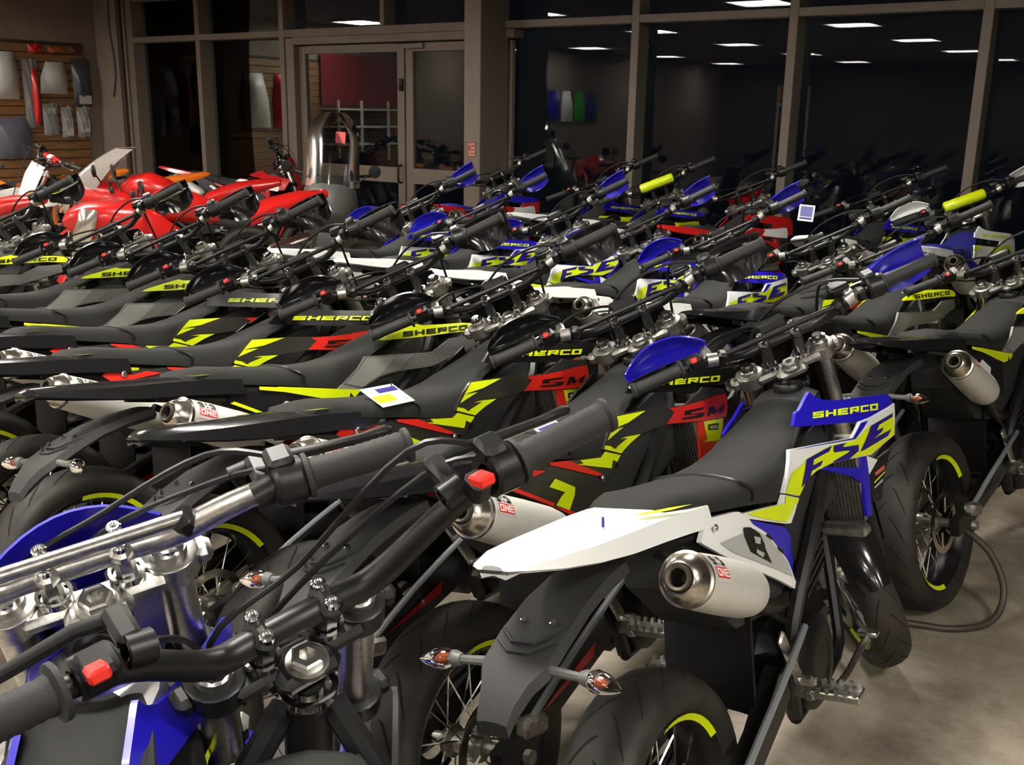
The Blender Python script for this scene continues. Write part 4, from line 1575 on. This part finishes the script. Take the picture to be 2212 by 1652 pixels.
            p.add('radiator_wing', me_panel(['fse_wing'], cu, s, -.002, .008, False, 'radiator_wing'))
            p.add('tank_side', me_panel(['fse_tank'], ct, s, .003, .008, False, 'tank_side'))
            sp = p.add('side_panel', me_panel(['fse_side'], cs, s, .006, .010, True, 'side_panel'))
            D('sm_7', ca, sp, .0084)
    # steering
    for s in (-1, 1):
        f_ = p.add('fork_tube', C('fork', me_fork, s), None, True)
        p.add('fork_cap', C('forkcap', me_forkcap, s), f_)
        l_ = p.add('fork_leg', C('forklow', me_forklow, s), None, True)
        p.add('fork_guard', C('forkguard', me_forkguard, s), l_)
    t_ = p.add('triple_clamp', C('triple', me_triple, 0.0, triple), None, True)
    p.add('stem_nut', C('nut', me_stemnut), t_)
    p.add('triple_clamp', C('triple', me_triple, -.21, BLACK), None, True)
    p.add('bearing_ring', C('ring', me_stemring), None, True)
    b_ = p.add('handlebar', C('bar', me_bar, bar, fat, rise, bdz), None, True)
    if cross:
        p.add('crossbar', C('cross', me_crossbar, bar, bdz, *((.125, .012, .110, .0095) if fat else ())), b_)
        for s in (-1, 1):
            p.add('crossbar_clamp', C('crossc', me_barend, BLACK, bdz, s, *((.126, .014, .100) if fat else ())), b_)
    if pad:
        p.add('bar_pad', C('pad', me_pad, pad, bdz), b_)
        if pad == RED:
            p.add('pad_stripe', C('padstripe', lambda: MB().lathe([(-.03, .0312), (-.03, .032), (.03, .032), (.03, .0312)], (.002, 0, .118 + bdz), (0, 1, 0), 14).mesh('pad_stripe', WHITE)), b_)
    for s in (-1, 1):
        c_ = p.add('bar_clamp', C('barclamp', me_barclamp, s, clampm, bdz), None, True)
        p.add('clamp_bolts', C('clampbolt', me_clampbolt, s, bdz), c_)
        p.add('clamp_ring', C('clampring', me_clampring, s, 0), c_)
        p.add('grip', C('grip', me_grip, s, rise, bdz, GRIP, 1.17 if fat else 1.0), None, True)
        pc = p.add('lever_perch', C('perch', me_perch, s, edz, BLACK if fat else ALU_DULL, .222 if theme == 'n2' else .192), None, True)
        p.add('lever', C('lever', me_lever, s, edz, lever or CHROME), pc)
        if guard:
            p.add('handguard', C('guard', me_guard, s, guard, bigguard), None, True)
    sw_ = p.add('switch_housing', C('switch', me_switch, edz), None, True)
    p.add('red_button', C('button', me_button, edz, .24, 1.25 if fat else 1.0), sw_, label='red kill button')
    th = p.add('throttle_housing', C('throttle', me_throttle, edz, theme != 'n2'), None, True)
    if theme == 'n1':
        p.add('red_button', C('button2', me_button, edz, -.208, 1.35), th, label='red stop rocker')
    p.add('brake_reservoir', C('master', me_master, edz), None, True)
    p.add('headlight_mask', C('mask', me_mask, mask or BLACK), None, True)
    p.add('front_fender', C('ffender', me_ffender, ffender or BGLOSS), None, True)
    p.add('instrument', C('dash', me_dash), None, True)
    for k in ((3, 4, 5) if fat else range(4)):
        p.add('cable', C('cable', me_cable, k, edz), None, True)
    p.add('front_caliper', C('fcal', me_fcaliper), None, True)
    return p

# ------------------------------------------------------------------ sport bike, tourer
def loft(rows, m, name, angle=40, n=14):
    """rows: (x, zc, hw, hh, power)"""
    mb = MB()
    rr = []
    for x, zc, hw, hh, pw in rows:
        ring = []
        for k in range(n):
            a = 2 * math.pi * k / n
            c, s = math.cos(a), math.sin(a)
            ring.append((x, hw * math.copysign(abs(c) ** pw, c), zc + hh * math.copysign(abs(s) ** pw, s)))
        rr.append(ring)
    return mb.rings(rr).mesh(name, m, angle=angle)


def me_screen(m, x0, z0, x1, z1, w0, w1):
    def fn(u, v):
        a = (u - .5) * 2
        w_ = w0 + (w1 - w0) * v
        rnd = math.sqrt(max(0, 1 - (max(0, v - .6) / .45) ** 2))
        x = x0 + (x1 - x0) * v - .28 * a * a * (1 - .45 * v)
        return (x, a * w_ * rnd, z0 + (z1 - z0) * v + .03 * math.sin(math.pi * v))
    return MB().grid(fn, 14, 12, .004).mesh('windscreen', m)


def me_mirror(s):
    return MB().tube([(1.18, s * .20, 1.02), (1.20, s * .32, 1.12)], .007, 6).lathe([(-.012, .02), (-.008, .05), (.006, .052), (.01, .04), (.012, 0)], (1.19, s * .36, 1.14), (-1, 0, .1), 14, caps=True).mesh('mirror', BLACK)


def road_wheels(p):
    for nm, R0, hw, loc in (('rear_wheel', .31, .085, (0, 0, .31)), ('front_wheel', .297, .060, (1.40, 0, .297))):
        w_ = p.add(nm, C('tire', me_tire, R0, hw), None, False, loc)
        p.add('rim', C('rim', me_rim, hw), w_)
        p.add('spokes', C('spokes', me_spokes, .034), w_)
        p.add('hub', C('hub', me_hub), w_)
        p.add('brake_disc', C('disc', me_disc, .15, .062), w_)


def sport_bike(body, accent, screen=True):
    p = Proto()
    road_wheels(p)
    n = body.name
    f_ = p.add('fairing', C('spf' + n, loft, ((1.62, .86, .02, .02, .7), (1.58, .87, .075, .07, .6), (1.48, .87, .135, .115, .6), (1.34, .845, .175, .15, .58), (1.16, .79, .195, .20, .58), (1.00, .70, .195, .23, .58), (.86, .60, .18, .20, .6), (.72, .50, .15, .14, .6)), body, 'fairing', 30, 20))
    p.add('fairing_vent', C('spv', lambda: MB().grid(lambda u, v: (1.02 - .16 * u - .06 * v, .2015 - .006 * u, .76 - .14 * v - .03 * u), 4, 4, .003).mirror_y().mesh('fairing_vent', BLACK)), f_)
    for s in (-1, 1):
        def lamp(s=s):
            c, nn = Vector((1.50, s * .118, .855)), Vector((.66, s * .74, .1)).normalized()
            tt = Vector((-.74, s * .66, 0)).normalized()
            ww = nn.cross(tt)
            ww = ww if ww.z > 0 else -ww
            return MB().grid(lambda u, v: c + tt * (.075 * (.3 + .7 * math.sin(math.pi * (.15 + .7 * v)) ** .6) * (2 * u - 1)) + ww * (.115 * (2 * v - 1)) + tt * (.03 * (2 * v - 1)) + nn * (.012 + .016 * (1 - (2 * u - 1) ** 2) * (1 - (2 * v - 1) ** 2)), 8, 10, .01 * s).mesh('headlight', mat('lamp_reflector', (.55, .52, .46), .16, metal=.85))
        p.add('headlight', C('sph%d' % s, lamp))
    p.add('fairing_graphic', C('spg' + accent.name, lambda: MB().add([(1.10, -.234, .86), (.86, -.226, .70), (.84, -.224, .64), (1.06, -.240, .76)], [(0, 1, 2, 3)]).mesh('fairing_graphic', accent)), f_)
    if screen:
        p.add('windscreen', C('sps', me_screen, SMOKE, 1.52, .955, 1.08, 1.28, .175, .15))
    p.add('fuel_tank', C('spt' + n, loft, ((1.06, .93, .08, .05, .8), (.98, .95, .14, .10, .8), (.82, .955, .155, .12, .8), (.66, .91, .13, .10, .8), (.55, .86, .08, .05, .9)), body, 'fuel_tank'))
    p.add('seat', C('spseat', loft, ((.62, .84, .08, .03, .7), (.48, .82, .13, .045, .7), (.30, .84, .13, .045, .7), (.20, .88, .11, .03, .7)), SEAT, 'seat'))
    p.add('tail', C('sptail' + n, loft, ((.36, .84, .14, .06, .7), (.18, .90, .13, .07, .7), (-.05, .96, .10, .06, .7), (-.28, 1.0, .06, .03, .8)), body, 'tail'))
    p.add('frame', C('spframe', lambda: MB().tube([(1.1, -.09, .86), (.8, -.16, .72), (.5, -.12, .5)], .03, 8, 3).tube([(1.1, .09, .86), (.8, .16, .72), (.5, .12, .5)], .03, 8, 3).box((.72, 0, .42), (.42, .26, .3), bev=.06).mesh('frame', DARK)))
    p.add('swingarm', C('swingarm', me_swingarm))
    p.add('fork', C('spfork', lambda: MB().tube([(1.40, -.10, .30), (1.14, -.10, .95)], .026, 10).tube([(1.40, .10, .30), (1.14, .10, .95)], .026, 10).mesh('fork', ALU_DULL)))
    p.add('front_fender', C('spff' + n, lambda: MB().grid(lambda u, v: (1.40 + (.325 - .02 * (2 * v - 1) ** 2) * math.cos(R(30 + 110 * u)), (v - .5) * .13, .297 + (.325 - .02 * (2 * v - 1) ** 2) * math.sin(R(30 + 110 * u))), 12, 6, .004).mesh('front_fender', body)))
    p.add('handlebar', C('spbar', lambda: MB().tube([(1.08, -.34, .98), (1.13, -.12, 1.0)], .012, 8).tube([(1.08, .34, .98), (1.13, .12, 1.0)], .012, 8).mesh('handlebar', BLACK)))
    for s in (-1, 1):
        p.add('grip', C('spgrip%d' % s, lambda s=s: MB().tube([(1.055, s * .40, .975), (1.08, s * .28, .985)], .018, 10).mesh('grip', GRIP)))
        p.add('mirror', C('spm%d' % s, me_mirror, s))
    p.add('muffler', C('spmuf', lambda: MB().lathe([(0, .03), (0, .05), (.32, .055), (.36, .03)], (-.22, -.17, .62), (.95, .05, -.25), 16, caps=True).mesh('muffler', STEEL)))
    return p


def tourer():
    p = Proto()
    road_wheels(p)
    b = p.add('front_cowl', C('trf', loft, ((1.52, .86, .05, .08, .8), (1.44, .88, .16, .16, .8), (1.25, .84, .23, .26, .75), (1.02, .72, .24, .30, .75)), GREYP, 'front_cowl'))
    p.add('headlight', C('trh', lambda: MB().lathe([(0, .07), (.02, .065), (.04, .04), (.045, 0)], (1.47, 0, .87), (1, 0, .1), 18).mesh('headlight', LENS)), b)
    p.add('windscreen', C('trs', me_screen, CLEARSCR, 1.46, 1.0, 1.16, 1.60, .24, .20), None)
    p.add('screen_sticker', C('trk', lambda: MB().grid(lambda u, v: (1.258 - .02 * v, .03 + .08 * u, 1.36 + .09 * v), 3, 3, .002).mesh('screen_sticker', RED2)))
    p.add('front_fender', C('trff', lambda: MB().grid(lambda u, v: (1.40 + .33 * math.cos(R(20 + 130 * u)), (v - .5) * .15, .297 + .33 * math.sin(R(20 + 130 * u))), 12, 6, .005).mesh('front_fender', GREYP)))
    p.add('body', C('trb', loft, ((.95, .62, .16, .2, .7), (.6, .6, .2, .24, .7), (.2, .7, .19, .16, .7), (-.3, .78, .12, .1, .7)), BLACK, 'body'))
    p.add('seat', C('trseat', loft, ((.75, .86, .10, .05, .7), (.4, .86, .15, .06, .7), (-.1, .92, .14, .06, .7)), SEAT, 'seat'))
    p.add('handlebar', C('trbar', lambda: MB().tube([(1.0, -.38, 1.1), (1.1, -.15, 1.08), (1.12, 0, 1.05), (1.1, .15, 1.08), (1.0, .38, 1.1)], .013, 8, 4).mesh('handlebar', BLACK)))
    for s in (-1, 1):
        p.add('mirror', C('spm%d' % s, me_mirror, s))
    return p


# ------------------------------------------------------------------ the rows of bikes
FSE = dirt_bike('fse', BLUE, tail=WHITE, bigguard=False)
SMR = dirt_bike('sm', BGLOSS)
SMY = dirt_bike('smy', BGLOSS)
SMR2 = dirt_bike('sm')
SMY2 = dirt_bike('smy')
GB = 'motard bikes in the front row'
GC = 'motard bikes in the second row'
GD = 'dirt bikes parked along the shop window'
ST = R(37.7)
B = [
    (FSE, -.682, 1.523, -2.6, 'blue and white motard with white tail, silver muffler and bare floor beside it'),
    (SMR, -1.143, 1.529, -2.1, 'black motard with red shroud and yellow 7, next to the white-tailed bike'),
    (SMR, -1.639, 1.560, -1.7, 'black red-shroud motard with a white card on its seat'),
    (SMY, -2.118, 1.583, .2, 'carbon grey motard with yellow upper shroud and white 7 in the front row'),
    (SMR, -2.562, 1.526, 1.0, 'black red-shroud motard just behind the white 7 bike'),
    (SMR, -2.958, 1.605, -1.6, 'black motard with yellow lettering, last red-shroud bike before the yellow ones'),
    (SMY, -3.422, 1.636, -1.0, 'grey motard with yellow upper shroud, first of three ending the front row'),
    (SMY, -3.873, 1.657, -1.6, 'grey motard with yellow upper shroud, middle of three ending the front row'),
    (SMY, -4.586, 1.560, 0.2, 'grey motard with yellow upper shroud, cut by the left picture edge'),
]
for pr, x, y, th, lb in B:
    pr.place('motorcycle', (x, y), R(th), ST, lb, 'motorcycle', GB)
CR = [
    (SMY2, -.684, 3.466, 7.0, 'yellow and black motard with its rear wheel beside the floor hose'),
    (SMY2, -1.067, 3.472, 3.8, 'yellow and black motard, second from the floor hose in the second row'),
    (SMR2, -1.35, 3.55, 0.5, 'black motard with red side panel between yellow and white bikes'),
    (FSE, -1.66, 3.46, -6, 'blue white motard, first white-tailed bike in the second row'),
    (FSE, -2.13, 3.505, -6, 'blue white motard with steel muffler end, second white-tailed bike in the second row'),
    (FSE, -2.68, 3.62, -6, 'blue white motard, third white-tailed bike in the second row'),
    (FSE, -3.20, 3.63, -6, 'blue white motard, fourth white-tailed bike in the second row'),
    (FSE, -3.70, 3.63, -6, 'blue white motard, farthest white-tailed bike in the second row'),
]
for pr, x, y, th, lb in CR:
    pr.place('motorcycle', (x, y), R(th), ST, lb, 'motorcycle', GC)

END = dirt_bike('end', None, tail=WHITE, cols=(BLUE, BLACK, WHITE, WHITE, YEL), holder=False)
ENDP = dirt_bike('end', None, tail=WHITE, pad=YEL, cols=(BLUE, BLACK, WHITE, WHITE, YEL), holder=False)
ENDW = dirt_bike('end', WHITE, tail=WHITE, pad=YEL, seat=SEATBLUE, cols=(WHITE, WHITE, BLUE, WHITE, YEL), holder=False, bigguard=False)
REDMX = dirt_bike('plain', None, tail=RED, cols=(RED, RED, RED, BLACK, WHITE), holder=False, ffender=RED, mask=RED)
BLURED = dirt_bike('plain', None, tail=RED, seat=SEATBLUE, cols=(BLUE, RED, RED, RED, WHITE), holder=False, ffender=RED)
D = [
    (ENDW, -1.20, 5.60, 0, 'white and blue enduro bike with yellow bar pad and white handguards'),
    (END, -1.74, 5.68, 0, 'blue and white enduro bike with grey seat behind the white price card'),
    (REDMX, -2.59, 5.55, 0, 'red dirt bike with steel muffler parked by the window mullion'),
    (ENDP, -3.22, 5.50, 0, 'blue and white enduro bike with bright yellow bar pad by the window'),
    (END, -3.62, 5.56, -4, 'blue and white enduro bike with grey seat, next to the blue and red bike'),
    (BLURED, -4.52, 5.64, -10, 'red dirt bike with blue seat and blue shroud in front of the column'),
    (REDMX, -8.95, 6.62, 74, 'red dirt bike with red front fender left of the glass door'),
]
for pr, x, y, th, lb in D:
    pr.place('motorcycle', (x, y), R(th), ST * .8, lb, 'motorcycle', GD, scale=1.05)

SPORT = sport_bike(RED, BLUE2)
SPORT2 = sport_bike(RED, WHITE, False)
SPORT2.place('sport_motorcycle', (-6.0, 5.38), R(-160), 0, 'red faired sport bike with clear headlight pointing at the left picture edge', 'motorcycle', 'red sport bikes', .1)
SPORT.place('sport_motorcycle', (-7.25, 6.08), R(-134), 0, 'red faired sport bike with tall smoked windscreen', 'motorcycle', 'red sport bikes', .1)
SPORT2.place('sport_motorcycle', (-7.0, 3.75), R(-134), 0, 'red faired bike whose tail shows at the left picture edge', 'motorcycle', 'red sport bikes', .1)
TR = tourer()
TR.place('touring_motorcycle', (-7.15, 7.0), R(138), 0, 'grey touring motorcycle with tall clear windscreen before the glass door', 'motorcycle', None, 0.06)

KTM = dirt_bike('plain', None, tail=ORANGE, pad=RED, cols=(ORANGE, WHITE, ORANGE, BLACK, WHITE), holder=False, mask=WHITE, ffender=ORANGE)
KTM.place('motorcycle', (-8.4, 6.05), R(-160), ST * .4, 'orange dirt bike with red striped bar pad below the slatwall', 'motorcycle', 'dirt bikes below the slatwall', 0.1, scale=1.04)
KTM.place('motorcycle', (-9.25, 5.75), R(-165), ST * .4, 'orange dirt bike at the left picture edge under the film bag', 'motorcycle', 'dirt bikes below the slatwall', 0.1, scale=1.04)

# nearest row: two older enduro bikes
N1 = dirt_bike('n1', None, bar=BLACK, clampm=BLACK, triple=BLACK, fat=True, rise=2.4, bdz=-.024, cross=False, tail=BLUE, holder=False, ffender=BLUE, mask=BLUE, lever=BLACK)
N2 = dirt_bike('n2', None, bar=ALU, clampm=ALU, triple=ALU, fat=True, rise=1.22, bdz=-.020, cross=True, tail=BLUE, holder=False, ffender=BLUE, mask=BLUE, lever=BLACK, ttop=mat('tank_silver', (.5, .49, .48), .3, metal=.5))
N1.place('motorcycle', (-.11, .06, -.04), R(-47), R(29.6), 'nearest blue enduro bike with black handlebar and red stop rocker', 'motorcycle', 'enduro bikes nearest the camera', R(-.7), skip=('instrument', 'headlight_mask', 'brake_reservoir', 'tank_top'))
N2.place('motorcycle', (-.32, -.02, .009), R(-47), R(17.7), 'blue enduro bike with bare silver handlebar and crossbar', 'motorcycle', 'enduro bikes nearest the camera', R(2.4), skip=('instrument', 'brake_reservoir'))

# hose on the floor
tag(obj('floor_hose', MB().tube([(-1.1, 3.16, .012), (-.85, 3.22, .012), (-.69, 3.27, .012), (-.57, 3.32, .012), (-.48, 3.42, .03), (-.47, 3.50, .11), (-.53, 3.52, .22), (-.62, 3.49, .30)], .0115, 10, 5).mesh('floor_hose', mat('hose_rubber', (.05, .04, .03), .5))), 'thin dark rubber hose looping on the bare floor', 'hose')


# cards tied to the seats and bars
def seat_card(x, y, th, lx, tilt, label, cols):
    t = empty('hang_tag', (0, 0, 0))
    mw = Matrix.Translation((x, y, 0)) @ Matrix.Rotation(math.pi / 2 - R(th), 4, 'Z') @ Matrix.Rotation(-LEAN, 4, 'X')
    z = lerp_tab(lx, SEATX, SEATT) + .010
    t.matrix_world = mw @ Matrix.Translation((lx, -.078, z - .006)) @ Matrix.Rotation(tilt, 4, 'Z') @ Matrix.Rotation(R(5), 4, 'Y') @ Matrix.Rotation(R(34), 4, 'X')
    tag(t, label, 'tag', 'printed tags on the seats')
    obj('card', MB().box((0, 0, 0), (.135, .085, .0015)).mesh('tag_card', PWHITE2, False), t)
    for k, (cx, cy, w_, h, m) in enumerate(cols):
        obj('print', MB().box((cx, cy, .0012), (w_, h, .0008)).mesh('tag_print', m, False), t)
    obj('tie', MB().tube([(.05, .03, .002), (.06, .05, .012), (.03, .06, .004)], .0015, 5, 3).mesh('tag_tie', BLACK), t)


PWHITE2 = mat('tag_white', (.66, .66, .65), .5)
seat_card(-1.639, 1.560, -1.7, .325, R(4), 'white tag with yellow print on the seat of a red-shroud bike', [(-.025, -.012, .075, .030, YEL), (.02, .022, .08, .018, BLUE2)])
seat_card(-1.143, 1.529, -2.1, .40, R(10), 'white tag with blue print under the black enduro grip', [(.0, .008, .11, .034, BLUE2), (.02, -.026, .06, .012, LGREY)])
t = empty('price_card', (-2.02, 5.60, 1.05))
t.rotation_euler = (R(-10), R(4), R(20))
tag(t, 'white price card with blue print hanging among the handlebars by the window', 'card')
obj('card', MB().box((0, 0, .06), (.085, .003, .09)).mesh('price_card', PWHITE2, False), t)
obj('print', MB().box((0, -.002, .068), (.066, .001, .056)).mesh('price_print', mat('card_blue', (.12, .13, .36), .5), False), t)
obj('print', MB().box((0, -.002, .030), (.066, .001, .009)).mesh('price_print', BLUE2, False), t)
obj('tie', MB().tube([(0, 0, .125), (.0, .03, .15), (.0, .06, .16)], .0015, 5).mesh('price_tie', BLACK), t)
